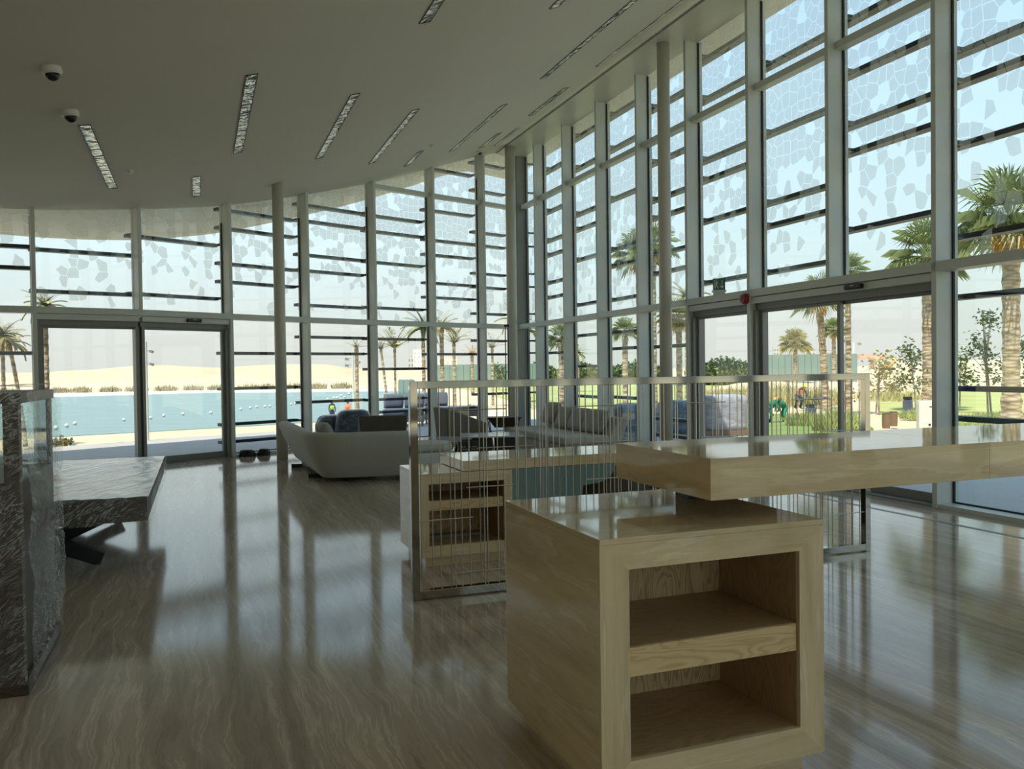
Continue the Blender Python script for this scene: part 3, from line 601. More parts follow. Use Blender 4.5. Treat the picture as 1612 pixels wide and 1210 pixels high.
# lower desk behind the screen
DK = (-0.704, 6.207)
t = thing('reception_desk', 'low travertine desk top with a grey-teal glass front panel behind the screen', 'desk', (DK[0], DK[1], 0), A)
MB().box(0.345, 2.75, 0.0, 0.66, 0.7205, 0.80).build('desk_top', M['trav_h'], t, bevel=0.0015)
MB().box(0.36, 0.73, 0.02, 0.62, 0.716, 0.7205).build('joint', M['gasket'], t)
pl = [(0.742, 0.10), (1.30, 0.10), (1.36, 0.55)] + [(1.45 + 0.20 * sin(k * PI / 16), 0.56 + 0.15 - 0.15 * cos(k * PI / 16)) for k in range(9)] + [(1.65, 0.7165), (0.742, 0.7165)]
m = MB(); n_ = len(pl)
m.add([(x, 0.004, z) for x, z in pl] + [(x, 0.02, z) for x, z in pl], [tuple(range(n_)), tuple(range(n_, 2 * n_))[::-1]] + [(i, (i + 1) % n_, n_ + (i + 1) % n_, n_ + i) for i in range(n_)])
m.build('front_panel', M['teal'], t)
MB().box(2.35, 2.7, 0.05, 0.6, 0.0, 0.7205).build('pedestal', M['darkwood'], t)
# dark tub chair behind the desk front
c0 = uv(DK, 1.80, 0.42)
t = thing('tub_chair', 'dark brown tub chair tucked under the low desk behind the screen', 'chair', (c0.x, c0.y, 0), A)
def tub(r_in, r_out, z0, prof, a0, a1, n=20):
    vs, fs = [], []
    for i in range(n + 1):
        a = a0 + (a1 - a0) * i / n; h = prof(i / n)
        for r_, z in ((r_out * 0.86, z0), (r_out, h), (r_in + 0.01, h + 0.005), (r_in * 0.9, z0)): vs.append((r_ * cos(a), r_ * sin(a), z))
    for i in range(n):
        for j in range(4): fs.append((i * 4 + j, i * 4 + (j + 1) % 4, (i + 1) * 4 + (j + 1) % 4, (i + 1) * 4 + j))
    fs += [(0, 3, 2, 1), (n * 4, n * 4 + 1, n * 4 + 2, n * 4 + 3)]; return MB().add(vs, fs)
tub(0.33, 0.40, 0.12, lambda q: 0.56 + 0.12 * sin(PI * q), PI * 0.95, PI * 2.05).build('shell', M['brownleather'], t, bevel=0.01)
MB().lathe([(0.30, 0.14), (0.33, 0.2), (0.33, 0.40), (0.28, 0.43)], 28).build('seat', M['brownleather'], t, bevel=0.01)
MB().lathe([(0.22, 0.0), (0.22, 0.02), (0.04, 0.04), (0.04, 0.14)], 24).build('base', M['blackmetal'], t)

# polished steel screen with loose rods
SA = math.radians(19.95)
t = thing('rod_screen', 'polished steel framed screen of thin upright rods', 'screen', (-0.67, 5.36, 0), SA)
FW, SH, SLN, SD = 0.05, 1.43, 3.755, 0.055
MB().box(0, FW, -SD / 2, SD / 2, 0, SH).build('frame_post', M['chrome'], t, bevel=0.002)
MB().box(SLN - FW, SLN, -SD / 2, SD / 2, 0, SH).build('frame_post', M['chrome'], t, bevel=0.002)
MB().box(FW, SLN - FW, -SD / 2, SD / 2, SH - FW, SH).build('frame_rail', M['chrome'], t, bevel=0.002)
MB().box(FW, SLN - FW, -SD / 2, SD / 2, 0.008, 0.062).build('frame_rail', M['chrome'], t, bevel=0.002)
RODS = [0.067, 0.147, 0.198, 0.272, 0.297, 0.348, 0.398, 0.477, 0.501, 0.527, 0.598, 0.651, 0.732, 0.751, 0.803, 0.876, 0.906, 0.932, 0.951, 0.971, 1.006, 1.058, 1.099, 1.16, 1.21, 1.261, 1.311, 1.36, 1.391, 1.42, 1.443, 1.483, 1.506, 1.535, 1.587, 1.617, 1.664, 1.724, 1.785, 1.816, 1.848, 1.889, 1.974, 2.002, 2.08, 2.108, 2.151, 2.187, 2.216, 2.303, 2.325, 2.355, 2.377, 2.455, 2.51, 2.563, 2.608, 2.66, 2.71, 2.77, 2.821, 2.839, 2.865, 2.915, 2.967, 2.996, 3.019, 3.07, 3.12, 3.177, 3.224, 3.252, 3.278, 3.307, 3.349, 3.403, 3.493, 3.537, 3.581, 3.605, 3.662]
for i, x in enumerate(RODS):
    y = (-0.008, 0.008)[i % 2]
    MB().tube([(x, y, 0.06), (x, y, SH - FW)], 0.0038, 8, False).build('upright_rod', M['rod'], t)
for a, b_, z in ((0.273, 0.66, 1.235), (0.458, 0.855, 0.977), (0.379, 0.708, 0.718), (0.052, 0.42, 0.518), (0.285, 0.70, 0.156), (1.134, 1.54, 1.235), (1.324, 1.70, 0.979), (1.247, 1.56, 0.721), (2.038, 2.401, 1.235), (2.194, 2.601, 0.978), (3.0, 3.365, 1.235), (3.289, 3.70, 0.98), (3.32, 3.70, 0.318), (2.967, 3.381, 0.169), (2.1, 2.5, 0.32), (1.0, 1.4, 0.318), (2.4, 2.8, 0.72)):
    MB().tube([(a, -0.016, z), (b_, -0.016, z)], 0.0038, 8).build('cross_rod', M['rod'], t)

# wrapped vitrine on the left
def film_shell(x0, x1, y0, y1, z0, z1, seed, amp=0.014, nx=26, nz=40, sides=(0, 1, 2, 3), top=True):
    """wrinkled sheet wrapped round a box"""
    vs, fs = [], []
    def w(x, y, z, nrm, k):
        q = Vector((x * 2.2 + seed, y * 2.2, z * 5.0)); a = noise.noise(q) * amp + abs(noise.noise(q * 3.3)) * amp * 0.8 + amp * 0.9
        return (x + nrm[0] * a * k, y + nrm[1] * a * k, z + nrm[2] * a * k)
    def sheet(o, du, dv, nrm):
        n0 = len(vs)
        for j in range(nz + 1):
            for i in range(nx + 1):
                p = Vector(o) + Vector(du) * (i / nx) + Vector(dv) * (j / nz); e = 1.0
                vs.append(w(p.x, p.y, p.z, nrm, e))
        for j in range(nz):
            for i in range(nx):
                a = n0 + j * (nx + 1) + i; fs.append((a, a + 1, a + nx + 2, a + nx + 1))
    H_ = z1 - z0
    S = [((x0, y0, z0), (x1 - x0, 0, 0), (0, 0, H_), (0, -1, 0)), ((x1, y0, z0), (0, y1 - y0, 0), (0, 0, H_), (1, 0, 0)), ((x1, y1, z0), (x0 - x1, 0, 0), (0, 0, H_), (0, 1, 0)), ((x0, y1, z0), (0, y0 - y1, 0), (0, 0, H_), (-1, 0, 0))]
    for k in sides: sheet(*S[k])
    if top: sheet((x0, y0, z1), (x1 - x0, 0, 0), (0, y1 - y0, 0), (0, 0, 1))
    return MB().add(vs, fs)
V0 = (-2.287, 3.851)
t = thing('display_case', 'tall glazed display case in dark wood wrapped in clear film', 'display case', (V0[0], V0[1], 0), A)
W_, D_ = -1.15, 0.95
MB().box(W_, 0, 0, D_, 0, 0.085).build('plinth', M['darkwood'], t, bevel=0.003)
MB().box(W_ + 0.02, -0.02, 0.02, D_ - 0.02, 0.085, 1.0).build('cabinet_body', M['darkwood'], t, bevel=0.003)
for x in (W_ + 0.02, -0.085):
    for y in (0.02, D_ - 0.085): MB().box(x, x + 0.065, y, y + 0.065, 1.0, 1.37).build('corner_post', M['darkwood'], t, bevel=0.002)
MB().box(W_ + 0.01, -0.01, 0.01, D_ - 0.01, 1.37, 1.42).build('top', M['darkwood'], t, bevel=0.003)
g = MB()
for (a, b_) in (((W_ + 0.08, 0.03), (-0.08, 0.03)), ((W_ + 0.08, D_ - 0.03), (-0.08, D_ - 0.03)), ((-0.03, 0.08), (-0.03, D_ - 0.08)), ((W_ + 0.03, 0.08), (W_ + 0.03, D_ - 0.08))):
    g.add([(*a, 1.0), (*b_, 1.0), (*b_, 1.37), (*a, 1.37)], [(0, 1, 2, 3)])
g.build('glazing', M['glass'], t)
film_shell(W_, 0.0, 0.0, D_, 0.06, 1.425, 3.0, 0.022, 34, 60).build('wrapping_film', M['film'], t, smooth=True)

# wrapped table
TB = uv((-2.62, 5.92), 0, 0)
d1 = at(234, 779.5, 0.6); d2 = at(259.5, 717, 0.6)
t = thing('wrapped_table', 'thick topped wooden table wrapped in shiny clear film', 'table', (d1.x, d1.y, 0), math.atan2(d2.y - d1.y, d2.x - d1.x) - PI / 2)
TL = (Vector((d2.x, d2.y)) - Vector((d1.x, d1.y))).length
MB().box(-1.45, -0.012, 0.012, TL - 0.012, 0.41, 0.585).build('tabletop', M['darkwood'], t, bevel=0.004)
for y0, y1 in ((0.62, 0.62), (TL - 0.65, TL - 0.65)):
    MB().bar((-1.25, y0, 0.415), (-0.38, y0, 0.035), 0.09, 0.11).build('crossed_leg', M['blackmetal'], t)
    MB().bar((-0.25, y0 + 0.115, 0.415), (-1.1, y0 + 0.115, 0.035), 0.09, 0.11).build('crossed_leg', M['blackmetal'], t)
film_shell(-1.46, 0.0, 0.0, TL, 0.40, 0.59, 9.0, 0.012, 30, 14, (0, 1, 2, 3), False).build('wrapping_film', M['film'], t, smooth=True)
vs = []
N1, N2 = 30, 60
m = MB(); 
for j in range(N2 + 1):
    for i in range(N1 + 1):
        x, y = -1.46 + 1.46 * i / N1, TL * j / N2
        q = Vector((x * 5 + y * 1.6, y * 0.9 - x * 0.6, 1)); vs.append((x, y, 0.594 + 0.012 * abs(noise.noise(q)) + 0.006 * noise.noise(q * 3)))
m.add(vs, [(j * (N1 + 1) + i, j * (N1 + 1) + i + 1, (j + 1) * (N1 + 1) + i + 1, (j + 1) * (N1 + 1) + i) for j in range(N2) for i in range(N1)])
m.build('top_film', M['film_top'], t, smooth=True)

# big grey corner sofa seen from behind
t = thing('corner_sofa', 'big light grey corner sofa seen from behind, by the lagoon glazing', 'sofa')
path = [Vector((-3.66, 13.90)), Vector((-3.30, 13.0)), Vector((-2.84, 11.85)), Vector((-2.66, 11.40)), Vector((-2.57, 11.22)), Vector((-2.42, 11.15)), Vector((-2.15, 11.19)), Vector((-1.38, 11.36))]
def offs(P, d):
    out = []
    for i, p in enumerate(P):
        t_ = (P[min(i + 1, len(P) - 1)] - P[max(i - 1, 0)]).normalized(); out.append(p + Vector((-t_.y, t_.x)) * d)
    return out
def catm(P, n=5):
    out = []
    for i in range(len(P) - 1):
        p0, p1, p2, p3 = P[max(i - 1, 0)], P[i], P[i + 1], P[min(i + 2, len(P) - 1)]
        for k in range(n):
            u_ = k / n; out.append(0.5 * ((2 * p1) + (p2 - p0) * u_ + (2 * p0 - 5 * p1 + 4 * p2 - p3) * u_ ** 2 + (3 * p1 - p0 - 3 * p2 + p3) * u_ ** 3))
    out.append(P[-1]); return out
PP = catm(path)
# section: (offset outward (-) / inward (+), height)
sec = [(0.10, 0.055), (0.0, 0.06), (-0.10, 0.22), (-0.215, 0.46), (-0.27, 0.62), (-0.265, 0.665), (-0.22, 0.69), (-0.13, 0.685), (-0.07, 0.64), (0.06, 0.42), (0.08, 0.2)]
rows = [offs(PP, d) for d, z in sec]
vs, fs, ns = [], [], len(sec)
for i in range(len(PP)):
    for k, (d, z) in enumerate(sec): vs.append((rows[k][i].x, rows[k][i].y, z))
for i in range(len(PP) - 1):
    for k in range(ns): fs.append((i * ns + k, i * ns + (k + 1) % ns, (i + 1) * ns + (k + 1) % ns, (i + 1) * ns + k))
fs += [tuple(range(ns))[::-1], tuple((len(PP) - 1) * ns + k for k in range(ns))]
MB().add(vs, fs).build('back_shell', M['sofa'], t, bevel=0.015, smooth=True)
inner = offs(PP, 0.0)
seat = [tuple(p) for p in inner] + [(-0.98, 11.78), (-0.86, 11.95), (-0.90, 12.35), (-1.15, 12.55), (-2.0, 12.4), (-2.5, 14.1), (-2.8, 14.35), (-3.4, 14.3)]
MB().prism(seat, 0.10, 0.33).build('seat_base', M['sofa'], t, bevel=0.04, seg=3)
MB().prism([(-2.45, 11.52), (-1.4, 11.62), (-0.98, 11.80), (-0.88, 11.95), (-0.92, 12.33), (-1.15, 12.5), (-2.3, 12.4)], 0.33, 0.45).build('seat_cushion', M['sofa'], t, bevel=0.05, seg=3)
MB().prism([(-2.5, 12.3), (-2.08, 12.5), (-2.55, 14.05), (-3.4, 13.9), (-3.0, 12.6)], 0.33, 0.45).build('seat_cushion', M['sofa'], t, bevel=0.05, seg=3)
for x, y in ((-3.36, 12.95), (-2.78, 11.68), (-2.3, 11.6), (-1.2, 12.1), (-2.6, 13.6)): MB().box(x - 0.12, x + 0.05, y - 0.012, y + 0.012, 0.0, 0.058).build('foot', M['blackmetal'], t)
def pillow(name, w, h, th, mat, parent=None):
    N = 12; vs, fs = [], []
    for sgn in (1, -1):
        for j in range(N + 1):
            for i in range(N + 1):
                a, b_ = 2 * i / N - 1, 2 * j / N - 1
                e = (1 - a ** 4) * (1 - b_ ** 4); k = 1 - 0.06 * (a * a * b_ * b_)
                vs.append((a * w / 2 * k, sgn * th / 2 * e ** 0.5, b_ * h / 2 * k))
    n1 = (N + 1) ** 2
    for g_ in (0, 1):
        for j in range(N):
            for i in range(N):
                a = g_ * n1 + j * (N + 1) + i; q = (a, a + 1, a + N + 2, a + N + 1); fs.append(q if g_ else q[::-1])
    o = MB().add(vs, fs).build(name, mat, parent, smooth=True)
    bm = bmesh.new(); bm.from_mesh(o.data); bmesh.ops.remove_doubles(bm, verts=bm.verts, dist=1e-4); bmesh.ops.recalc_face_normals(bm, faces=bm.faces); bm.to_mesh(o.data); bm.free()
    for p in o.data.polygons: p.use_smooth = True
    return o
p = pillow('cushion', 0.55, 0.42, 0.20, M['cush']); p.location = (-2.86, 12.65, 0.53); p.rotation_euler = (math.radians(-22), 0, math.radians(115))
tag(p, 'grey cushion propped in the corner sofa below the lagoon window', 'cushion')

# grey sofa along the garden glazing
c0 = at(888.5, 689.2, 0.42)
t = thing('long_sofa', 'long grey sofa along the garden glazing behind the rod screen', 'sofa', (c0.x, c0.y, 0), A)
MB().box(0, 0.95, 0, 2.75, 0.10, 0.30).build('seat_base', M['sofa'], t, bevel=0.03, seg=3)
MB().box(-0.02, 0.78, -0.02, 2.77, 0.30, 0.43).build('seat_cushion', M['sofa'], t, bevel=0.045, seg=3)
vs = []
for y in (0.0, 2.7):
    for x, z in ((0.72, 0.12), (0.92, 0.12), (1.14, 0.66), (1.10, 0.70), (0.99, 0.70), (0.78, 0.42)): vs.append((x, y, z))
MB().add(vs, [tuple(range(6)), tuple(range(6, 12))[::-1]] + [(i, (i + 1) % 6, 6 + (i + 1) % 6, 6 + i) for i in range(6)]).build('backrest', M['sofa'], t, bevel=0.03, seg=3)
for x, y in ((0.12, 0.15), (0.85, 0.15), (0.12, 2.6), (0.85, 2.6)): MB().box(x - 0.02, x + 0.02, y - 0.02, y + 0.02, 0, 0.11).build('foot', M['blackmetal'], t)
labs = ['grey back cushion nearest the steel screen on the long sofa', 'second grey back cushion from the steel screen on the long sofa', 'third grey back cushion from the steel screen on the long sofa', 'far end grey back cushion leaning highest on the long sofa']
for i, (y, ln, lift) in enumerate(((0.52, 0.72, 0.0), (1.12, 0.66, 0.0), (1.70, 0.64, 0.0), (2.36, 0.62, 0.06))):
    p = pillow('back_cushion', ln, 0.42, 0.17, M['cush']); w = uv((c0.x, c0.y), 0.79, y, 0.63 + lift)
    p.location = w; p.rotation_euler = (math.radians(-25), 0, A - PI / 2); tag(p, labs[i], 'cushion', 'back cushions on the long sofa')

# armchairs
def armchair(label, loc, rz, mat, w=0.72, d=0.72, h=0.80, wrapped=False, arm=0.56):
    t = thing('armchair', label, 'armchair', (loc[0], loc[1], 0), rz, None)
    vs = []                                      # U shell: back (y = +) and two arms, flared
    def ringpts(k, fl):
        return [(-w / 2 * fl, -d / 2), (-w / 2 * fl, d / 2 * fl), (w / 2 * fl, d / 2 * fl), (w / 2 * fl, -d / 2)]
    th = 0.09
    o_ = [(-w / 2, -d / 2), (-w / 2, d / 2), (w / 2, d / 2), (w / 2, -d / 2)]; i_ = [(-w / 2 + th, -d / 2), (-w / 2 + th, d / 2 - th), (w / 2 - th, d / 2 - th), (w / 2 - th, -d / 2)]
    hs = [arm, h, h, arm]
    for (x, y) in o_: vs.append((x * 0.86, y * 0.9, 0.16))
    for (x, y), z in zip(o_, hs): vs.append((x * 1.04, y * 1.04, z))
    for (x, y), z in zip(i_, hs): vs.append((x * 1.04, y * 1.04, z))
    for (x, y) in i_: vs.append((x * 0.9, y * 0.9, 0.16))
    fs = []
    for i in range(3):
        fs += [(i, i + 1, 5 + i, 4 + i), (4 + i, 5 + i, 9 + i, 8 + i), (8 + i, 9 + i, 13 + i, 12 + i), (12 + i, 13 + i, 1 + i, i)]
    fs += [(0, 4, 8, 12), (3, 15, 11, 7)]
    MB().add(vs, fs).build('shell', mat, t, bevel=0.025, seg=3)
    MB().box(-w / 2 + th, w / 2 - th, -d / 2 + 0.01, d / 2 - th, 0.18, 0.42).build('seat', mat, t, bevel=0.04, seg=3)
    for sx in (-1, 1):
        for sy in (-1, 1): MB().tube([(sx * w * 0.36, sy * d * 0.36, 0.0), (sx * w * 0.30, sy * d * 0.30, 0.17)], [0.012, 0.018], 10).build('leg', M['blackmetal'], t)
    return t
armchair('dark brown armchair with a square back behind the corner sofa', (-2.10, 13.30), math.radians(192), M['brownleather'], 0.74, 0.7, 0.80)
armchair('taupe armchair seen side on beyond the marble coffee table', (-0.93, 14.65), math.radians(112), M['taupe'], 0.74, 0.74, 0.84)

def film_blob(name, r_, h, mat, parent, seed, amp=0.05, sq=3.0):
    """soft wrapped bundle, resting at z = 0"""
    N, K = 26, 14; vs, fs = [], []
    for j in range(K + 1):
        f_ = j / K; zz = h * sin(f_ * PI / 2) ** 0.9; rad = (1 - f_ ** sq) ** (1 / 2.2) if f_ < 1 else 0
        for i in range(N):
            a = 2 * PI * i / N; cx, sy = cos(a), sin(a); e = (abs(cx) ** 4 + abs(sy) ** 4) ** -0.25
            q = Vector((cx * 2 + seed, sy * 2, zz * 5)); k = 1 + amp * noise.noise(q * 2.2) + amp * 0.6 * noise.noise(q * 6)
            vs.append((r_[0] * cx * e * rad * k, r_[1] * sy * e * rad * k, zz))
    for j in range(K):
        for i in range(N): fs.append((j * N + i, j * N + (i + 1) % N, (j + 1) * N + (i + 1) % N, (j + 1) * N + i))
    fs.append(tuple(range(N))[::-1]); fs.append(tuple(K * N + i for i in range(N)))
    return MB().add(vs, fs).build(name, mat, parent, smooth=True)
m_, nt_, b_w = nm('blue plastic wrap over upholstery'); mp = coords(nt_, (1, 1, 2.5)); n = noise_tex(nt_, mp, 5, 6, 0.65, 1.5)
r = ramp(nt_, [(0.3, (0.035, 0.05, 0.075)), (0.52, (0.08, 0.105, 0.15)), (0.62, (0.20, 0.25, 0.31))]); nt_.links.new(n.outputs[0], r.inputs[0]); nt_.links.new(r.outputs[0], b_w.inputs['Base Color'])
setp(b_w, Roughness=0.18); bump(nt_, b_w, n.outputs[0], 0.7, 0.04); M['wrapblue'] = m_
def wrapped(label, loc, rz, r_, h, seed, tilt=0.0):
    t = thing('wrapped_armchair', label, 'wrapped armchair', (loc[0], loc[1], 0), rz)
    film_blob('wrapping', r_, h - 0.04, M['wrapblue'], t, seed).location.z = 0.04
    MB().box(-r_[0] * 0.6, r_[0] * 0.6, -r_[1] * 0.6, r_[1] * 0.6, 0.0, 0.06).build('base', M['blackmetal'], t)
    return t
wrapped('blue plastic-wrapped armchair with a domed top beside the brown armchair', (-2.84, 14.75), 0.2, (0.34, 0.34), 0.82, 1.0)
wrapped('low blue plastic-wrapped armchair behind the corner sofa cushion', (-3.22, 15.0), 0.4, (0.36, 0.32), 0.72, 5.0)
wrapped('blue plastic-wrapped armchair outside, just beyond the end of the long grey sofa', (2.40, 16.6), 0.3, (0.44, 0.40), 0.82, 9.0).location.z = -0.03

# coffee tables
t = thing('marble_coffee_table', 'oval grey marble coffee table on thin black legs', 'coffee table', (-1.12, 13.45, 0), 0.15)
MB().lathe([(0.50, 0.33), (0.52, 0.34), (0.52, 0.37), (0.50, 0.38)], 40).build('tabletop', M['marble'], t)
for a in (0.4, 2.3, 3.6, 5.4): MB().bar((0.10 * cos(a), 0.10 * sin(a), 0.02), (0.36 * cos(a), 0.36 * sin(a), 0.335), 0.025, 0.03).build('leg', M['blackmetal'], t)
MB().lathe([(0.14, 0), (0.14, 0.02)], 20).build('base', M['blackmetal'], t)
b0 = at(737, 712, 0.0)
t = thing('perforated_side_table', 'black cube side table pierced with rows of short white dashes', 'side table', (-0.68, 12.62, 0), 0.12)
MB().box(-0.16, 0.16, -0.16, 0.16, 0.0, 0.42).build('body', M['blackmetal'], t, bevel=0.003)
mk = MB(); random.seed(3)
for r_ in range(8):
    x = -0.13
    while x < 0.12:
        w_ = random.choice((0.008, 0.014, 0.02, 0.026)); z = 0.08 + r_ * 0.036
        if random.random() < 0.82: mk.box(x, x + w_, -0.1612, -0.1600, z, z + 0.008)
        x += w_ + 0.008
mk.build('dash', M['white'], t)
t = thing('glass_coffee_table', 'pale topped coffee table on two black slab legs beyond the low desk', 'coffee table', (-0.27, 13.05, 0), 0.10)
MB().box(-0.55, 0.42, -0.40, 0.42, 0.455, 0.475).build('tabletop', M['marble'], t, bevel=0.004)
for x in (-0.22, 0.14):
    MB().box(x - 0.14, x + 0.14, -0.30, -0.24, 0.0, 0.455).build('slab_leg', M['blackmetal'], t); MB().box(x - 0.14, x + 0.14, 0.24, 0.30, 0.0, 0.455).build('slab_leg', M['blackmetal'], t)
# tray table
t = thing('tray_table', 'dark brown trough-shaped tray table with black rim by the corner column', 'tray table', (-0.17, 15.45, 0), 0.1)
def tz(x0, x1, y0, y1, z0, x2, x3, y2, y3, z1):
    return MB().add([(x0, y0, z0), (x1, y0, z0), (x1, y1, z0), (x0, y1, z0), (x2, y2, z1), (x3, y2, z1), (x3, y3, z1), (x2, y3, z1)], [(0, 3, 2, 1), (4, 5, 6, 7), (0, 1, 5, 4), (1, 2, 6, 5), (2, 3, 7, 6), (3, 0, 4, 7)])
tz(-0.17, 0.17, -0.13, 0.13, 0.42, -0.29, 0.29, -0.2, 0.2, 0.585).build('bowl', M['darkwood'], t)
MB().box(-0.32, 0.32, -0.22, 0.22, 0.585, 0.61).build('rim', M['blackmetal'], t, bevel=0.004)
for sx in (-1, 1):
    for sy in (-1, 1): MB().bar((sx * 0.2, sy * 0.15, 0.0), (sx * 0.28, sy * 0.19, 0.59), 0.018, 0.018).build('leg', M['blackmetal'], t)
# floor lamp rods
t = thing('floor_lamp', 'tall black floor lamp of two thin upright rods by the corner column', 'lamp', (-0.09, 16.1, 0), 0.0)
MB().lathe([(0.14, 0), (0.14, 0.02), (0.02, 0.03)], 24).build('base', M['blackmetal'], t)
for x in (-0.028, 0.028): MB().tube([(x, 0, 0.02), (x, 0, 2.36)], 0.010, 8).build('pole', M['blackmetal'], t)
MB().box(-0.05, 0.05, -0.02, 0.02, 2.33, 2.37).build('cap', M['blackmetal'], t)

# ceiling slots
def on_ceiling(s, t_, e=0.0):
    p = xy(s, t_); return Vector((p.x, p.y, fz(s) - e))
m_, nt_, b_c = nm('crumpled mirror reflector'); mp = coords(nt_, (1, 1, 1)); n = noise_tex(nt_, mp, 5, 2, 0.5, 0.5)
setp(b_c, Base_Color=(0.55, 0.54, 0.48), Metallic=1.0, Roughness=0.10); bump(nt_, b_c, n.outputs[0], 1.0, 0.15); M['mirror'] = m_
SLOTS = [((-2.59, 8.42), (-3.71, 11.36), 'longest ceiling light slot straight above the wrapped table end'),
 ((-4.53, 8.93), (-5.73, 11.93), 'ceiling light slot right of the two camera domes'),
 ((-4.60, 12.22), (-5.12, 13.54), 'short ceiling light slot above the lagoon sliding door'),
 ((-1.86, 10.2), (-3.03, 13.19), 'ceiling light slot above the corner sofa, slanting to the lagoon'),
 ((-1.32, 12.01), (-2.51, 15.01), 'narrow ceiling light slot next right of the one above the corner sofa'),
 ((0.40, 5.2), (-0.85, 8.37), 'ceiling light slot cut by the top edge of the photo, near its middle'),
 ((-1.60, 15.56), (-2.10, 16.60), 'short ceiling light slot close to the lagoon glazing, with twin black lines'),
 ((-0.04, 13.98), (-1.19, 16.85), 'thin ceiling light slot pointing to the corner camera dome'),
 ((2.05, 9.15), (0.51, 12.95), 'long ceiling light slot running beside the garden bulkhead, the inner of two'),
 ((2.85, 10.10), (1.45, 13.60), 'long ceiling light slot closest to the garden bulkhead'),
 ((1.03, 14.55), (0.42, 16.05), 'short ceiling light slot close to the garden bulkhead'),
 ((-0.18, 16.91), (-0.62, 17.95), 'small ceiling light slot left of the pair before the corner column'),
 ((0.21, 17.09), (-0.32, 18.37), 'ceiling light slot nearest the corner column'),
 ((0.92, 8.35), (0.50, 9.30), 'ceiling light slot just showing at the top edge above the garden wall')]
for p, q, lab in SLOTS:
    (s0, t0), (s1, t1) = st(p), st(q); s = (s0 + s1) / 2
    sl = (fz(s + 0.05) - fz(s - 0.05)) / 0.1
    tr = Vector((-NR.x, -NR.y, sl)).normalized(); lg = Vector((DR.x, DR.y, 0)); nn = tr.cross(lg).normalized()
    if nn.z > 0: nn = -nn
    c = on_ceiling(s, (t0 + t1) / 2); L_ = abs(t1 - t0) / 2; w = 0.055
    t = thing('ceiling_light', lab, 'ceiling light', tuple(c), 0, 'recessed light slots in the ceiling')
    MB().obox(nn * 0.002, tr * w, lg * L_, nn * 0.003).build('reflector', M['mirror'], t)
    fr = MB()
    for sg in (-1, 1):
        fr.obox(tr * (w + 0.004) * sg + nn * 0.003, tr * 0.004, lg * (L_ + 0.008), nn * 0.005)
        fr.obox(lg * (L_ + 0.004) * sg + nn * 0.003, tr * w, lg * 0.004, nn * 0.005)
    fr.build('slot_edge', M['blackmetal'], t)
# camera domes
def dome(p, label, k=1.0):
    s, t_ = st(p); c = on_ceiling(s, t_); sl = (fz(s + 0.05) - fz(s - 0.05)) / 0.1
    t = thing('dome_camera', label, 'security camera', tuple(c), 0, 'ceiling dome cameras'); t.scale = (k, k, k)
    t.rotation_euler = Vector((NR.x * sl, NR.y * sl, 1)).to_track_quat('Z', 'Y').to_euler()
    MB().lathe([(0.080, 0.005), (0.083, -0.02), (0.083, -0.045), (0.066, -0.06)], 32).build('housing', M['white'], t, bevel=0.003)
    MB().lathe([(0.058, -0.058), (0.055, -0.078), (0.042, -0.10), (0.022, -0.114), (0.004, -0.118)], 32).build('lens_dome', M['black'], t, smooth=True)
dome((-3.97, 7.23), 'larger looking white dome camera with dark lens, nearer the top left', 1.0)
dome((-4.44, 8.41), 'white dome camera with dark lens directly above a slanting light slot', 1.0)
dome((-0.66, 18.35), 'small dome camera at the ceiling edge left of the corner column', 0.8)
def detector(p, label, group='small ceiling detectors'):
    s, t_ = st(p); c = on_ceiling(s, t_)
    t = thing('ceiling_detector', label, 'smoke detector', tuple(c), 0, group)
    MB().lathe([(0.05, 0.004), (0.052, -0.012), (0.04, -0.022)], 24).build('base', M['white'], t)
    MB().lathe([(0.03, -0.02), (0.032, -0.045), (0.02, -0.055)], 20).build('sensor', M['white'], t)
detector((-5.07, 11.09), 'small white detector on the ceiling above the lagoon sliding door')
detector((-1.42, 15.26), 'small white detector beyond the short twin-lined light slot')

# exit sign, siren
P, Q = RT(5), RT(6); d = (Q - P).normalized(); ang = math.atan2(d.y, d.x)
sp = P + d * 0.80
t = thing('exit_sign', 'small green emergency exit sign standing on the transom above the single door', 'sign', (sp.x + NR.x * 0.05, sp.y + NR.y * 0.05, 2.552), -0.12); t.scale = (1.12, 1.12, 1.12)
MB().box(-0.075, 0.075, 0.03, 0.07, 0, 0.035).box(-0.09, 0.09, 0.02, 0.08, 0.035, 0.06).build('stand', M['white'], t, bevel=0.002)
f_ = MB().box(-0.078, 0.078, 0.047, 0.053, 0.06, 0.215).build('sign_face', M['exitgreen'], t)
g = MB(); Y0, Y1 = 0.0455, 0.047
g.box(-0.060, -0.052, Y0, Y1, 0.075, 0.20).box(-0.060, -0.020, Y0, Y1, 0.193, 0.20)
def bar2(x0, z0, x1, z1, w): g.bar((x0, (Y0 + Y1) / 2, z0), (x1, (Y0 + Y1) / 2, z1), w, 0.0015) if abs(z1 - z0) < 1e-6 else g.obox(((x0 + x1) / 2, (Y0 + Y1) / 2, (z0 + z1) / 2), ((x1 - x0) / 2, 0, (z1 - z0) / 2), (0, 0.0008, 0), (-(z1 - z0) / math.hypot(x1 - x0, z1 - z0) * w / 2, 0, (x1 - x0) / math.hypot(x1 - x0, z1 - z0) * w / 2))
g.lathe([(0.0, 0), (0.009, 0)], 12, (-0.028, 0.0462, 0.180)) if False else g.box(-0.035, -0.021, Y0, Y1, 0.172, 0.186)
bar2(-0.030, 0.168, -0.034, 0.125, 0.014); bar2(-0.030, 0.162, -0.008, 0.145, 0.007); bar2(-0.030, 0.162, -0.047, 0.145, 0.007)
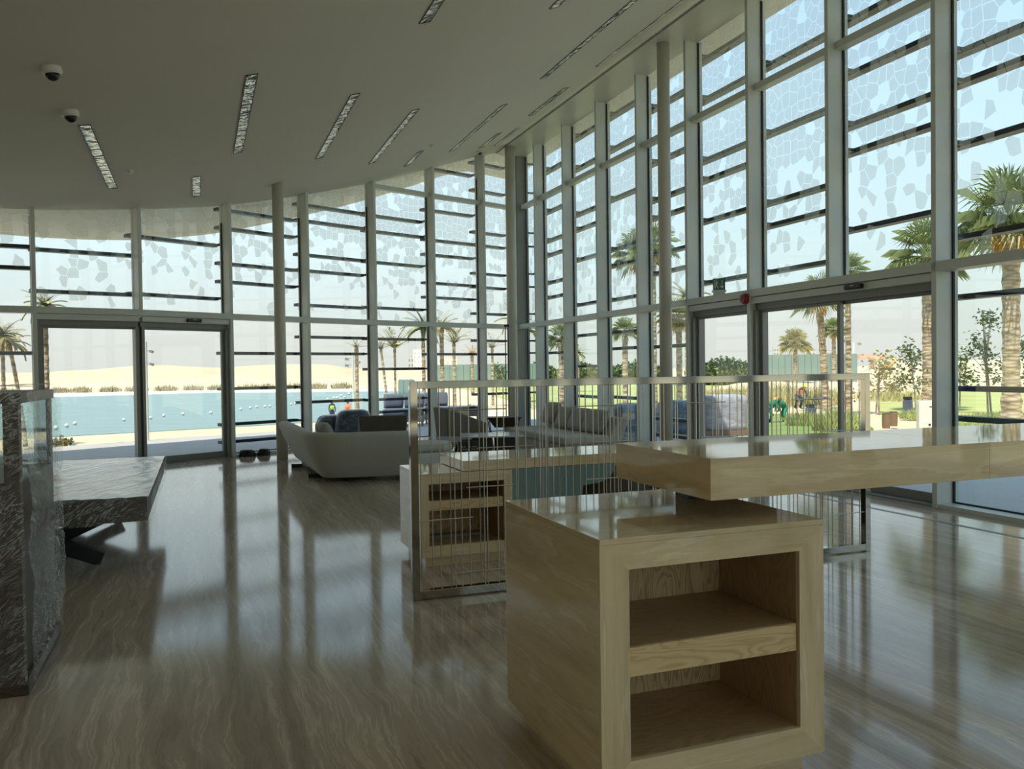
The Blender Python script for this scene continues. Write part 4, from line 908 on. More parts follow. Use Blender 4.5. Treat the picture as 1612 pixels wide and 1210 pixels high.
bar2(-0.034, 0.125, -0.014, 0.105, 0.008); bar2(-0.014, 0.105, -0.012, 0.082, 0.008); bar2(-0.034, 0.125, -0.046, 0.090, 0.008)
bar2(0.038, 0.190, 0.038, 0.095, 0.010); bar2(0.038, 0.088, 0.060, 0.120, 0.010); bar2(0.038, 0.088, 0.016, 0.120, 0.010)
g.build('pictogram', M['white'], f_)
P, Q = RT(5), RT(6); sp = P + d * (1.5364 - 0.05)
t = thing('fire_siren', 'round red fire alarm sounder on the transom beside the single door', 'alarm', (sp.x, sp.y, 2.43), ang)
ro = MB().lathe([(0.075, 0.0), (0.075, 0.03), (0.06, 0.05), (0.06, 0.065), (0.03, 0.07)], 28).build('housing', M['red'], t, bevel=0.003); ro.rotation_euler = (PI / 2, 0, 0)
ro2 = MB().lathe([(0.028, 0.07), (0.022, 0.076)], 20).build('sounder_grille', M['black'], t); ro2.rotation_euler = (PI / 2, 0, 0)

# ================================================================== OUTSIDE
def flat(name, pts, z0, z1, mat, label, kind='structure'):
    o = MB().prism([tuple(p[:2]) for p in pts], z0, z1).build(name, mat); tag(o, label, None, None, kind); return o
# desert ground in big sheet
flat('ground', [(-400, -60), (400, -60), (400, 900), (-400, 900)], -0.6, -0.10, M['sand'], 'pale desert sand around the building')
# terrace paving all round
pt = [xy(S_END + 6, T_END + 3), xy(-4.6, T_END + 3), xy(-4.9, -4.0)] 
tl_ = [LT[i] + lnorm(i) * 5.6 for i in range(len(LT))][::-1]
flat('terrace', pt + [tl_[0] + Vector((3.2, 1.6))] + tl_ + [xy(S_END + 8, 2.0)], -0.12, -0.03, M['paving'], 'pale paved terrace round the lobby')
# lagoon
wl = [at(-260, 700), at(0, 686), at(85, 682), at(350, 668), at(490, 660), at(560, 655), at(610, 648), at(655, 634), at(672, 622), at(668, 613.5), at(350, 616.5), at(85, 624), at(0, 627), at(-400, 637)]
flat('lagoon_water', wl, -0.2, -0.085, M['water'], 'calm turquoise lagoon')
fb = [at(-400, 637), at(0, 627), at(85, 624), at(350, 616.5), at(668, 613.5), at(668, 611.0), at(350, 613.0), at(85, 619), at(0, 622), at(-400, 632)]
flat('bank', fb, -0.2, -0.02, M['bank'], 'white stone bank on the far side of the lagoon')
# dunes
def ridge(name, prof, dist, depth, mat, label, kind='structure', seed=0):
    """prof: (px, py) skyline of a far ridge standing dist away"""
    N, K = 120, 10; vs, fs = [], []
    for i in range(N + 1):
        px = prof[0][0] + (prof[-1][0] - prof[0][0]) * i / N
        py = lin(px, [a for a, _ in prof], [b_ for _, b_ in prof]); p = at_dist(px, py, dist)
        for j in range(K + 1):
            g_ = j / K; hh = (p.z + 0.1) * sin(PI * g_) ** 0.8 * (1 + 0.10 * noise.noise(Vector((p.x * 0.05 + seed, g_ * 4, 0)))) if 0 < j < K else 0
            y = p.y + (g_ - 0.5) * depth; vs.append((p.x * (1 + (g_ - 0.5) * depth / p.y), y, hh - 0.1))
    for i in range(N):
        for j in range(K): a = i * (K + 1) + j; fs.append((a, a + K + 1, a + K + 2, a + 1))
    o = MB().add(vs, fs).build(name, mat, smooth=True); return tag(o, label, None, None, kind)
ridge('hills', [(-500, 592), (-100, 588), (0, 586.5), (62, 585.5), (149, 582), (211, 576), (260, 574.5), (300, 577), (347, 579), (400, 575), (432, 573), (469, 572), (513, 573), (554, 580), (600, 581), (680, 582), (760, 584)], 190, 90, M['dune'], 'low sand dunes beyond the lagoon')
ridge('hills', [(-500, 603), (0, 600), (150, 599), (300, 597), (420, 596), (520, 596), (640, 594), (700, 594)], 100, 40, M['sand'], 'sand bank behind the lagoon', seed=4)
ridge('hills', [(1345, 592), (1362, 580), (1385, 574), (1420, 571), (1500, 568), (1560, 566), (1640, 565), (1800, 565)], 110, 70, M['sand'], 'sand mound beyond the garden', seed=9)
ridge('hills', [(1120, 612), (1160, 604), (1220, 600), (1300, 601), (1360, 602), (1420, 606), (1470, 615)], 48, 14, M['sand'], 'low planted sand mound in the garden', seed=12)

# lawns
flat('lawn', [at(1090, 684), at(1213, 683), at(1300, 680), at(1375, 673), at(1350, 655), at(1250, 650), at(1130, 650), at(1080, 660)], -0.15, -0.015, M['lawn'], 'bright green lawn beside the garden terrace', 'stuff')
flat('lawn', [at(860, 640), at(1100, 640), at(1180, 628), at(1180, 606), at(1040, 598), at(860, 598), at(680, 603), at(740, 612)], -0.15, -0.06, M['lawn_y'], 'yellowish lawn seen between the mullions', 'stuff')
flat('lawn', [at(1385, 648), at(1500, 645), at(1760, 648), at(1760, 612), at(1500, 612), at(1380, 630)], -0.15, -0.05, M['lawn_y'], 'yellow-green lawn beyond the ornamental grass', 'stuff')

# ---- planting
def leafquad(m, p, d, w, up_=Vector((0, 0, 1))):
    d = Vector(d); sd = d.cross(up_); sd = (sd.normalized() if sd.length > 1e-4 else Vector((1, 0, 0))) * w
    p = Vector(p); m.add([p - sd * 0.4, p + d * 0.5 - sd, p + d, p + d * 0.5 + sd, p + sd * 0.4], [(0, 1, 2, 3, 4)])
def fan_crown(seed, n=38):
    rnd = random.Random(seed); m = MB()
    for i in range(n):
        az = i * 2.39996 + rnd.uniform(-0.2, 0.2); f = i / n; el = math.radians(82 - 118 * f + rnd.uniform(-8, 8))
        d = Vector((cos(az) * cos(el), sin(az) * cos(el), sin(el))); L1 = 0.42 * rnd.uniform(0.85, 1.1)
        tip = d * L1 + Vector((0, 0, -0.05 * f)); m.bar((0, 0, 0), tip, 0.02, 0.012)
        side = d.cross(Vector((0, 0, 1))).normalized(); nrm = side.cross(d).normalized(); R_ = 0.60 * rnd.uniform(0.85, 1.1)
        K = 17
        for k in range(K):
            b_ = math.radians(-100 + 200 * k / (K - 1)); ld = (d * cos(b_) + side * sin(b_)).normalized()
            ln = R_ * (0.72 + 0.28 * cos(b_)); dr = Vector((0, 0, -0.22 - 0.15 * f)) * ln
            w = 0.0135; s2 = ld.cross(nrm).normalized() * w; mid = tip + ld * ln * 0.6 + nrm * 0.02; end = tip + ld * ln * 0.98 + dr
            m.add([tip - s2 * 0.5, mid - s2, end, mid + s2, tip + s2 * 0.5], [(0, 1, 2, 3, 4)])
    return m
def feather_crown(seed, n=20, sparse=1.0, upright=0.0):
    rnd = random.Random(seed); m = MB()
    for i in range(n):
        az = i * 2.39996 + rnd.uniform(-0.2, 0.2); f = i / n; el = math.radians(80 - (85 - 50 * upright) * f); L_ = rnd.uniform(0.8, 1.05); pts = []
        for k in range(9):
            t_ = k / 8; e2 = el - t_ * (1.5 - upright) * (0.5 + 0.5 * f); p = (pts[-1] if pts else Vector((0, 0, 0)))
            if k: p = p + Vector((cos(az) * cos(e2), sin(az) * cos(e2), sin(e2))) * (L_ / 8)
            pts.append(Vector(p))
        m.tube(pts, [0.014 - 0.0014 * k for k in range(9)], 4)
        for k in range(1, 9):
            for h_ in (0, 0.25, 0.5, 0.75):
                p = pts[k - 1].lerp(pts[k], h_); dd = (pts[k] - pts[k - 1]).normalized(); side = dd.cross(Vector((0, 0, 1))).normalized()
                for sg in (-1, 1):
                    if rnd.random() < sparse: leafquad(m, p, (side * sg * 0.8 + dd * 0.75 + Vector((0, 0, -0.35))).normalized() * 0.26 * (1 - 0.4 * k / 8), 0.022)
    return m
def skirt(seed, n=90):
    rnd = random.Random(seed); m = MB()
    for i in range(n):
        az = rnd.uniform(0, 2 * PI); r_ = rnd.uniform(0.04, 0.26); z = -rnd.uniform(0.0, 0.22)
        leafquad(m, (r_ * cos(az), r_ * sin(az), z), Vector((0.35 * cos(az) * rnd.random(), 0.35 * sin(az) * rnd.random(), -1)).normalized() * rnd.uniform(0.25, 0.5), 0.02, Vector((cos(az + 1.57), sin(az + 1.57), 0)))
    return m
CR = {}
def crown_data(kind, seed):
    if (kind, seed) not in CR:
        b_ = {'fan': lambda: fan_crown(seed), 'date': lambda: feather_crown(seed), 'thin': lambda: feather_crown(seed, 12, 0.6, 0.7), 'skirt': lambda: skirt(seed)}[kind]()
        o = b_.build('crown', M['leaf_p']); me = o.data; bpy.data.objects.remove(o); CR[(kind, seed)] = me
    return CR[(kind, seed)]
def palm(label, px, base_y, crown_y, crown_r, trunk_w, kind='fan', mat='leaf_p', dead=0.0, lean=0.0, seed=1, group='palm trees in the garden', dist=None):
    b_ = at(px, base_y) if dist is None else at_dist(px, base_y, dist); b_.z = -0.05; D = b_.y
    h = H0 + (lin(px, [0, 1612], [591.7, 570.1]) - crown_y) / F * D; r_ = crown_r / F * D; tw = trunk_w / F * D / 2
    if kind != 'fan': r_ *= 1.35
    t = thing('palm_tree', label, 'palm tree', tuple(b_), random.uniform(0, 6), group)
    lx = lean / F * D; rz = t.rotation_euler.z; ldir = Vector((lx * cos(-rz), lx * sin(-rz), 0))
    pts, rr = [], []
    for k in range(25):
        f = k / 24; pts.append(ldir * (f ** 1.4) + Vector((0, 0, (h + 0.05) * f))); rr.append(tw * (1.25 - 0.3 * min(1, f * 4)) * (1 + (0.10 if k % 2 else -0.05)) * (1.15 if f > 0.93 else 1))
    MB().tube(pts, rr, 12).build('trunk', M['trunk'], t, smooth=False)
    me = crown_data(kind, seed)
    if me.materials[0] != M[mat]: me = me.copy(); me.materials[0] = M[mat]
    c = bpy.data.objects.new('crown', me); COL.objects.link(c); c.parent = t; c.location = pts[-1]; c.scale = (r_,) * 3; c.rotation_euler.z = seed
    if dead:
        me = crown_data('skirt', seed % 3)
        if me.materials[0] != M['dead']: me = me.copy(); me.materials[0] = M['dead']
        c = bpy.data.objects.new('dead_skirt', me); COL.objects.link(c); c.parent = t; c.location = pts[-1]; c.scale = (r_ * dead, r_ * dead, r_ * dead * 1.2)
    return t
palm('biggest palm, thick ringed trunk and orange dry skirt, right of the garden sliding door', 1592, 668, 348, 108, 26, 'fan', dead=0.9, seed=2)
palm('tall palm partly hidden by the mullion right of the garden sliding door', 1461, 648, 400, 74, 17, 'fan', seed=3)
palm('tall slim palm in the middle of the garden sliding door', 1300, 642, 470, 48, 11, 'fan', dead=0.8, lean=-10, seed=4)
palm('short yellow-green palm left of the tall slim one in the garden sliding door', 1252, 617, 540, 30, 6.5, 'fan', 'leaf_y', seed=5)
palm('short palm peeping out behind the tall slim palm in the garden door', 1313, 612, 520, 26, 6, 'fan', dead=0.8, seed=6)
palm('palm with a thin trunk just right of the sliding door centre stile', 1336, 650, 428, 40, 9, 'fan', dead=0.7, seed=7)
palm('palm hugging the right side of the round column by the single door', 1070, 650, 500, 40, 10, 'fan', 'leaf_y', dead=0.9, seed=2)
palm('second palm close behind the one right of the round column', 1083, 628, 470, 34, 8, 'date', 'leaf_y', seed=9)
palm('tall palm half hidden left of the round column by the single door', 1030, 655, 385, 46, 10, 'fan', dead=1.1, seed=10)
palm('tall palm hidden by the mullion left of the round column by the single door', 1008, 650, 400, 48, 10, 'fan', dead=1.0, seed=3)
palm('leafy palm seen whole in the bay left of the round column', 985, 650, 520, 27, 9, 'fan', dead=0.4, seed=5)
palm('palm with dark green head and yellow dates, second bay right of the corner', 886, 655, 532, 30, 12, 'fan', dead=1.0, seed=6)
palm('dull distant palm in the third bay right of the corner column', 910, 615, 556, 16, 5, 'date', 'leaf_y', seed=11)
palm('palm behind the narrow bay next to the corner column', 832, 640, 520, 24, 7, 'date', 'leaf_p', seed=12)
palm('palm seen through the bay directly left of the corner column', 812, 632, 505, 26, 6, 'date', 'leaf_y', seed=13)
palm('thin small palm in the bay directly left of the corner column', 776, 636, 548, 20, 4, 'thin', 'leaf_y', seed=14)
palm('thin reddish palm just left of the second mullion from the corner', 744, 618, 560, 17, 5, 'thin', 'dead', seed=15)
palm('bushy young palm in the second bay left of the corner column', 716, 640, 540, 30, 5, 'thin', 'leaf_y', seed=16)
palm('palm just right of the mullion above the outdoor sofa', 697, 650, 515, 26, 7, 'date', 'leaf_y', seed=17)
palm('green headed palm behind the mullion above the outdoor sofa', 668, 655, 516, 30, 6, 'date', 'leaf_p', seed=18)
palm('young palm with few upright fronds above the outdoor sofa', 623, 655, 548, 34, 4, 'thin', 'leaf_y', seed=19)
palm('dark leaning palm with a small head left of the young upright one', 610, 643, 550, 18, 4, 'thin', 'dryshrub', lean=-9, seed=20)
palm('small tufted palm beside the lamp post at the lagoon edge', 563, 662, 548, 16, 6, 'thin', 'leaf_y', seed=21)
palm('tall palm with pale banded trunk behind the left leaf of the lagoon sliding door', 76, 702, 482, 30, 8, 'date', 'leaf_y', seed=22)
palm('bushy palm above the display case, upright trunk', 8, 705, 528, 30, 6, 'date', 'leaf_y', seed=23)
palm('bushy palm above the display case, trunk leaning to the left', 40, 699, 540, 28, 6, 'date', 'leaf_y', lean=-22, seed=24)

def tree(label, px, base_y, top_y, cx, rx, mat='leaf', dens=420, seed=0, group='young garden trees', trunks=1):
    b_ = at(px, base_y); b_.z = -0.06; D = b_.y; hz = lin(px, [0, 1612], [591.7, 570.1])
    top = H0 + (hz - top_y) / F * D; r_ = rx / F * D; rnd = random.Random(seed)
    t = thing('young_tree', label, 'tree', tuple(b_), 0, group); ox = (cx - px) / F * D
    low = top * 0.38
    tr = MB()
    for k in range(trunks): tr.tube([(0.09 * k, 0, 0), (ox * 0.3 + 0.05 * k, 0, low), (ox, 0, top * 0.93)], [0.028, 0.022, 0.008], 7)
    cl = []
    for k in range(16):
        f = rnd.random(); p = Vector((ox + rnd.gauss(0, 0.42) * r_ * (1.2 - 0.5 * f), rnd.gauss(0, 0.4) * r_, low + (top - low) * f)); cl.append(p)
        tr.tube([(ox * 0.5, 0, low + (p.z - low) * 0.4), p], [0.01, 0.004], 5)
    tr.build('trunk', M['bark'], t)
    m = MB(); s_ = 0.05 * (D / 22)
    for k in range(dens):
        c = rnd.choice(cl); p = c + Vector((rnd.gauss(0, 1), rnd.gauss(0, 1), rnd.gauss(0, 1))) * r_ * 0.24
        leafquad(m, p, Vector((rnd.gauss(0, 1), rnd.gauss(0, 1), rnd.gauss(0, 0.7))).normalized() * s_ * 1.9, s_ * 0.62, Vector((rnd.random(), rnd.random(), 1)))
    m.build('crown', M[mat], t); return t
tree('round-headed young tree left of the palm by the white cabinet', 1443, 652, 536, 1432, 26, seed=1)
tree('tall feathery young tree left of the biggest palm', 1556, 662, 495, 1548, 27, dens=560, seed=2, trunks=2)
tree('small dark-leaved tree at the mullion, left of the tall feathery tree', 1511, 640, 548, 1512, 17, dens=300, seed=3)
tree('young tree at the right edge of the photo beside the biggest palm', 1622, 655, 530, 1618, 20, seed=4)
tree('pale airy tree with twin thin stems seen right of the steel screen', 1379, 648, 562, 1386, 34, 'leaf_y', 420, seed=5, trunks=2)
tree('small leafless looking sapling on the sandy mound', 1404, 628, 598, 1404, 12, 'leaf_y', 90, seed=6)
tree('small round tree far off between the mullions left of the corner', 738, 604, 583, 738, 9, 'leaf', 220, seed=7)
tree('small tree with reddish leaves in the bay beside the corner column', 786, 612, 576, 786, 13, 'leaf', 240, seed=8)

def bush(name, label, px, base_y, w_px, h_px, mat, n, seed, blade=True, cat='shrub', group=None, kind=None, dpx=None):
    b_ = at(px, base_y); b_.z = -0.06; D = b_.y; W_ = w_px / F * D / 2; Hh = h_px / F * D; rnd = random.Random(seed); m = MB()
    for k in range(n):
        a = rnd.uniform(0, 2 * PI); q = rnd.random() ** 0.5; x, y = cos(a) * q * W_, sin(a) * q * (dpx or min(W_, 1.2))
        if blade:
            d = Vector((rnd.gauss(0, 0.35), rnd.gauss(0, 0.35), 1)).normalized() * Hh * rnd.uniform(0.55, 1.0) * (1.05 - 0.4 * q); leafquad(m, (x, y, 0), d, 0.010 * D / 20, Vector((rnd.random(), 1, 0)))
        else:
            z = Hh * rnd.random() * (1 - 0.5 * q); leafquad(m, (x, y, z), Vector((rnd.gauss(0, 1), rnd.gauss(0, 1), rnd.gauss(0.4, 0.8))).normalized() * 0.09 * D / 20, 0.03 * D / 20, Vector((rnd.random(), rnd.random(), 1)))
    o = m.build(name, M[mat], loc=tuple(b_)); tag(o, label, cat if kind is None else None, group, kind); return o
bush('ornamental_grass', 'long swathe of soft ornamental grass in front of the yellow lawn', 1580, 664, 190, 26, 'grassblade', 2600, 1, kind='stuff', dpx=1.0)
bush('ornamental_grass', 'soft ornamental grass clump behind the right end of the steel screen', 1318, 676, 74, 52, 'grassblade', 1100, 2, kind='stuff')
bush('ornamental_grass', 'soft ornamental grass beside the dark litter bin', 1262, 668, 46, 34, 'grassblade', 600, 3, kind='stuff')
bush('ornamental_grass', 'grass tuft by the dark bollard near the white cabinet', 1438, 656, 40, 22, 'grassblade', 320, 4, kind='stuff')
bush('leafy_shrub', 'leafy green shrub in a planter beyond the outdoor sofa', 735, 652, 50, 17, 'leaf_p', 420, 5, False)
bush('leafy_shrub', 'small yellowish beach shrub outside the lagoon sliding door', 95, 697, 36, 14, 'leaf_y', 260, 6, False)
for i, (px, y, w_, h_, m_, lab) in enumerate(((1140, 604, 120, 46, 'leaf', 'green hedge beyond the single garden door'), (1000, 601, 100, 36, 'leaf', 'green hedge beyond the bay left of the round column'), (912, 601, 80, 34, 'leaf_p', 'green hedge beyond the third bay right of the corner'),
        (848, 601, 60, 34, 'leaf', 'green hedge beyond the narrow bays right of the corner column'), (778, 601, 80, 28, 'leaf_p', 'green hedge beyond the bay left of the corner column'))):
    bush('hedge', lab, px, y, w_, h_, m_, 4200, 20 + i, False, 'hedge', dpx=3.0)
rs = random.Random(5)
bush('dry_scrub', 'dry yellow scrub on the planted mound behind the steel screen', 1215, 634, 230, 44, 'leaf_y', 1900, 40, kind='stuff', dpx=2.5)
bush('dry_scrub', 'dry scrub round the sapling stems right of the steel screen', 1400, 628, 90, 26, 'leaf_y', 420, 41, kind='stuff', dpx=2.0)
# scrub tufts along the far shore
x_ = -40; k = 0
spots = [(8, 'over the display case'), (92, 'first right of the banded palm trunk'), (128, 'second right of the banded palm trunk'), (174, 'left of the sliding door stile'), (216, 'behind the sliding door stile'), (262, 'right of the lamp post'), (304, 'two along from the lamp post'), (344, 'beside the right door jamb'),
         (392, 'left of the round lagoon column'), (420, 'at the round lagoon column'), (462, 'right of the round lagoon column'), (500, 'beyond the first mullion after the column'), (538, 'left of the small tufted palm')]
for px, wd in spots:
    by = lin(px, [0, 668], [618.5, 608.5]); bush('shore_shrub', 'low dark scrub on the far shore, ' + wd, px, by, 34, 15, 'dryshrub', 150, 60 + k, True, 'shrub', 'scrub tufts on the far shore'); k += 1

# floating buoys
t0 = None
BU = [(88, 671.5, 7.5), (105, 668, 6.3), (118, 664.5, 6), (195, 659, 5.2), (230, 658, 4.5), (237, 656, 5), (258, 652.5, 5), (288, 650, 5), (332, 648, 5), (379, 642.5, 4.6), (394, 640.5, 4.4), (404, 639, 4.4), (417, 638.5, 4.2), (425, 638, 4.2),
      (450, 636, 3.8), (458, 635, 3.8), (465, 634, 3.8), (516, 627, 4), (526, 625, 4.4), (531, 624.5, 4), (537, 621.5, 4.4), (543, 624, 4), (549, 619, 4.2), (551, 616.5, 3.6)]
def bw(px):
    if px < 190: return 'outside the lagoon door leaf, near the display case'
    if px < 360: return 'outside the right leaf of the lagoon door'
    if px < 440: return 'between the door jamb and the round column'
    if px < 480: return 'just right of the round column'
    return 'in the cluster before the small tufted palm'
ORD = ['first', 'second', 'third', 'fourth', 'fifth', 'sixth', 'seventh', 'eighth']
cnt = {}
for px, py, d_ in BU:
    w_ = bw(px); n_ = cnt.get(w_, 0); cnt[w_] = n_ + 1; p = at(px, py + d_ * 0.45, -0.06); r_ = d_ / F * p.y / 2; p.z = -0.085 + r_ * 0.8
    lab = 'white round buoy, %s from the left %s' % (ORD[n_], w_)
    if t0 is None:
        t0 = MB().lathe([(0.02, -1)] + [(cos(a), sin(a)) for a in [math.radians(-80 + 16 * k) for k in range(11)]] + [(0.02, 1)], 20).build('buoy', M['white'], smooth=True); o = t0
    else: o = t0.copy(); COL.objects.link(o)
    o.location = p; o.scale = (r_,) * 3; tag(o, lab, 'buoy', 'white buoys on the lagoon')

# lamp posts with spot heads
def lamp_post(label, px, base_y, top_y, heads):
    b_ = at(px, base_y); D = b_.y; b_.z = -0.06; h = H0 + (lin(px, [0, 1612], [591.7, 570.1]) - top_y) / F * D
    t = thing('lamp_post', label, 'lamp post', tuple(b_), 0, 'garden lamp posts'); r_ = 0.028 * D / 19
    MB().tube([(0, 0, 0), (0, 0, h + 0.05)], [r_, r_ * 0.8], 10).build('pole', M['alu'], t)
    for f, sg in heads:
        z = h * f; L_ = 0.09 * D / 19
        MB().bar((0, 0, z), (sg * L_, -0.02, z), 0.012, 0.012).obox((sg * L_ * 1.5, -0.03, z - 0.02), (0.04 * D / 19, 0, -0.012), (0, 0.03, 0), (0.008, 0, 0.028 * D / 19)).build('spot_head', M['alu_d'], t)
lamp_post('slim lamp post with four spot heads outside the lagoon sliding door', 233, 691, 537, ((0.93, 1), (0.86, -1), (0.80, 1), (0.74, -1)))
lamp_post('distant lamp post with spot heads beside the small tufted palm', 557, 655, 553, ((0.92, -1), (0.82, -1), (0.87, 1)))
t = lamp_post('far slim light mast beyond the garden, right of the door stile', 1344, 600, 538, ((0.97, 1), (0.97, -1)))

# hoarding fence panels
def hoarding(label, pa, pb, n, D=None):
    ang = math.atan2(pb.y - pa.y, pb.x - pa.x); L_ = (Vector(pb[:2]) - Vector(pa[:2])).length
    t = thing('site_hoarding', label, 'fence', (pa.x, pa.y, -0.08), ang); h = pa.z
    for i in range(n): MB().box(L_ * i / n + 0.02, L_ * (i + 1) / n - 0.02, 0, 0.04, 0.0, h + 0.1).build('fence_panel', M['hoarding'], t)
    for i in range(n + 1): MB().box(L_ * i / n - 0.04, L_ * i / n + 0.04, 0.04, 0.12, 0.0, h + 0.05).build('fence_post', M['alu_d'], t)
pa = at_dist(1205, 567, 58); pb = at_dist(1349, 560, 58); pa.z = pb.z = 2.25
hoarding('green hoarding fence seen through the garden sliding door', pa, pb, 14)
pa = at_dist(686, 574, 80); pb = at_dist(860, 574, 80); pa.z = 2.0
hoarding('long pale green hoarding fence far beyond the glazed corner', pa, pb, 16)
pa = at_dist(618, 0, 50); pb = at_dist(642, 0, 50); pa.z = 0.95
hoarding('low grey-green hoarding on the shore behind the young palms', pa, pb, 3)

# far buildings
def block(label, px, w_px, top_y, D, mat, cols, rows):
    c = at_dist(px, 580, D); w_ = w_px / F * D; h = H0 + (lin(px, [0, 1612], [591.7, 570.1]) - top_y) / F * D
    t = thing('distant_building', label, 'building', (c.x, c.y, -0.1), 0, None)
    b_ = MB().box(-w_ / 2, w_ / 2, 0, w_ * 0.6, 0, h).build('wall', M[mat], t)
    m = MB().box(-w_ / 2 - w_ * 0.02, w_ / 2 + w_ * 0.02, -w_ * 0.02, w_ * 0.62, h, h + h * 0.03).build('roof', M[mat], t)
    for i in range(cols):
        for j in range(rows):
            x = -w_ / 2 + w_ * (i + 0.5) / cols; z = h * (j + 0.6) / (rows + 0.3); a = w_ / cols * 0.24; c_ = h / rows * 0.22
            MB().box(x - a, x + a, -0.05, 0.05, z - c_, z + c_).build('window', M['haze'] if mat != 'haze' else M['alu_d'], t)
    return t
block('white tower block behind the mullion above the outdoor sofa', 659, 17, 550, 420, 'white', 3, 5)
block('lower white block left of the tower block', 647, 10, 561, 430, 'haze', 2, 3)
block('hazy pale buildings between the two palms right of the outdoor sofa', 705, 30, 562, 420, 'cream', 5, 2)
block('hazy grey tower far off right of the garden sliding door', 1518, 15, 541, 420, 'haze', 2, 5)
block('faint twin-roofed building above the green hoarding', 1276, 16, 551, 500, 'haze', 3, 3)
block('faint low building right of the slim palm above the hoarding', 1308, 14, 551, 520, 'haze', 3, 3)
block('faint narrow tower above the left end of the green hoarding', 1222, 9, 546, 560, 'haze', 2, 5)
t = block('cream house with a terracotta roof on the sand mound', 1400, 40, 563, 100, 'cream', 4, 1)
c = at_dist(1386, 556, 99); MB().box(-2.0, 1.2, -0.2, 2.5, 0.0, 0.55).build('roof', M['roofred'], t).location = (c.x - t.location.x, 0.3, H0 + (571.5 - 563) / F * 100 + 0.15)

# excavator
c = at_dist(1398, 590, 82); c.z = 0.9
t = thing('excavator', 'small yellow excavator working on the sand mound', 'excavator', tuple(c), 0.3); t.scale = (0.42,) * 3
MB().box(-1.5, 1.5, -0.9, -0.45, 0, 0.6).build('track', M['black'], t, bevel=0.15); MB().box(-1.5, 1.5, 0.45, 0.9, 0, 0.6).build('track', M['black'], t, bevel=0.15)
MB().box(-1.3, 0.9, -0.8, 0.8, 0.6, 1.3).build('body', M['yellow'], t, bevel=0.06)
MB().box(-0.9, 0.2, -0.7, 0.1, 1.3, 2.1).build('cab', M['alu_d'], t, bevel=0.05)
MB().bar((0.8, 0.3, 1.1), (2.0, 0.3, 2.6), 0.25, 0.3).bar((2.0, 0.3, 2.6), (3.2, 0.3, 0.9), 0.18, 0.22).build('arm', M['yellow'], t)
MB().box(2.9, 3.5, 0.0, 0.6, 0.45, 0.95).build('bucket', M['alu_d'], t, bevel=0.05)

# outdoor sofas, wrapped stack, bins, stools, cabinet
def osofa(label, px0, px1, base, top, rz):
    a = at(px0, base); b_ = at(px1, base); D = a.y; w_ = (b_ - a).length; c = (a + b_) / 2; c.z = -0.03
    t = thing('outdoor_sofa', label, 'outdoor sofa', tuple(c), rz, 'blue-grey outdoor sofas on the terrace'); w_ *= 0.98
    MB().box(-w_ / 2, w_ / 2, -0.4, 0.4, 0.12, 0.3).build('frame', M['alu_d'], t, bevel=0.02)
    for sx in (-1, 1):
        for y in (-0.34, 0.34): MB().box(sx * (w_ / 2 - 0.07) - 0.03, sx * (w_ / 2 - 0.07) + 0.03, y - 0.03, y + 0.03, 0, 0.12).build('leg', M['alu_d'], t)
    MB().box(-w_ / 2 + 0.02, w_ / 2 - 0.02, -0.42, 0.3, 0.3, 0.48).build('seat_cushion', M['cover'], t, bevel=0.05, seg=3)
    n_ = 2
    for i in range(n_):
        x = -w_ / 2 + w_ * (i + 0.5) / n_
        p = pillow('back_cushion', w_ / n_ * 0.97, 0.42, 0.20, M['cover'], t); p.location = (x, 0.28, 0.68); p.rotation_euler = (math.radians(-10), 0, 0)
    return t
osofa('blue-grey outdoor sofa seen over the brown armchair, left of the mullion', 604, 668, 668, 626, 0.1)
osofa('blue-grey outdoor sofa just right of the mullion by the low planter', 668, 706, 664, 622, 0.1)
c = at(728, 662); t = thing('outdoor_lounger', 'low dark outdoor lounger beyond the taupe armchair', 'lounger', (c.x, c.y + 0.6, -0.03), 0.2)
MB().box(-0.55, 0.55, -0.4, 0.4, 0.14, 0.30).build('frame', M['blackmetal'], t, bevel=0.02); MB().box(-0.53, 0.53, -0.38, 0.38, 0.30, 0.44).build('cushion', M['cover'], t, bevel=0.05, seg=3)
for sx in (-0.48, 0.48):
    for sy in (-0.33, 0.33): MB().box(sx - 0.03, sx + 0.03, sy - 0.03, sy + 0.03, 0, 0.14).build('leg', M['blackmetal'], t)
c = at(737, 655); o = MB().box(-0.9, 0.9, -0.2, 0.2, 0, 0.22).build('planter_box', M['bank'], loc=(c.x + 0.3, c.y - 0.45, -0.03), rotz=0.1, bevel=0.01); tag(o, 'long low pale planter below the leafy shrub', 'planter')
m_, nt_, b_w2 = nm('grey shrink wrap'); mp = coords(nt_, (1, 1, 3)); n = noise_tex(nt_, mp, 3, 5, 0.6, 1.0)
r = ramp(nt_, [(0.3, (0.22, 0.22, 0.25)), (0.7, (0.55, 0.54, 0.56))]); nt_.links.new(n.outputs[0], r.inputs[0]); nt_.links.new(r.outputs[0], b_w2.inputs['Base Color']); setp(b_w2, Roughness=0.35); bump(nt_, b_w2, n.outputs[0], 0.4, 0.03); M['wrapgrey'] = m_
c = at(1140, 684); t = thing('wrapped_pallet', 'tall grey shrink-wrapped stack outside the single garden door', 'wrapped stack', (c.x, c.y + 0.4, -0.03), 0.25)
MB().box(-0.62, 0.62, -0.42, 0.42, 0, 0.12).build('pallet', M['terracotta'], t); film_blob('wrapping', (0.58, 0.40), 0.78, M['wrapgrey'], t, 2.0, 0.025, 9.0).location.z = 0.12
c = at(1068, 686); t = thing('wrapped_pallet', 'dark blue plastic-wrapped bundle outside, behind the round column', 'wrapped stack', (c.x, c.y + 0.4, -0.03), 0.2)
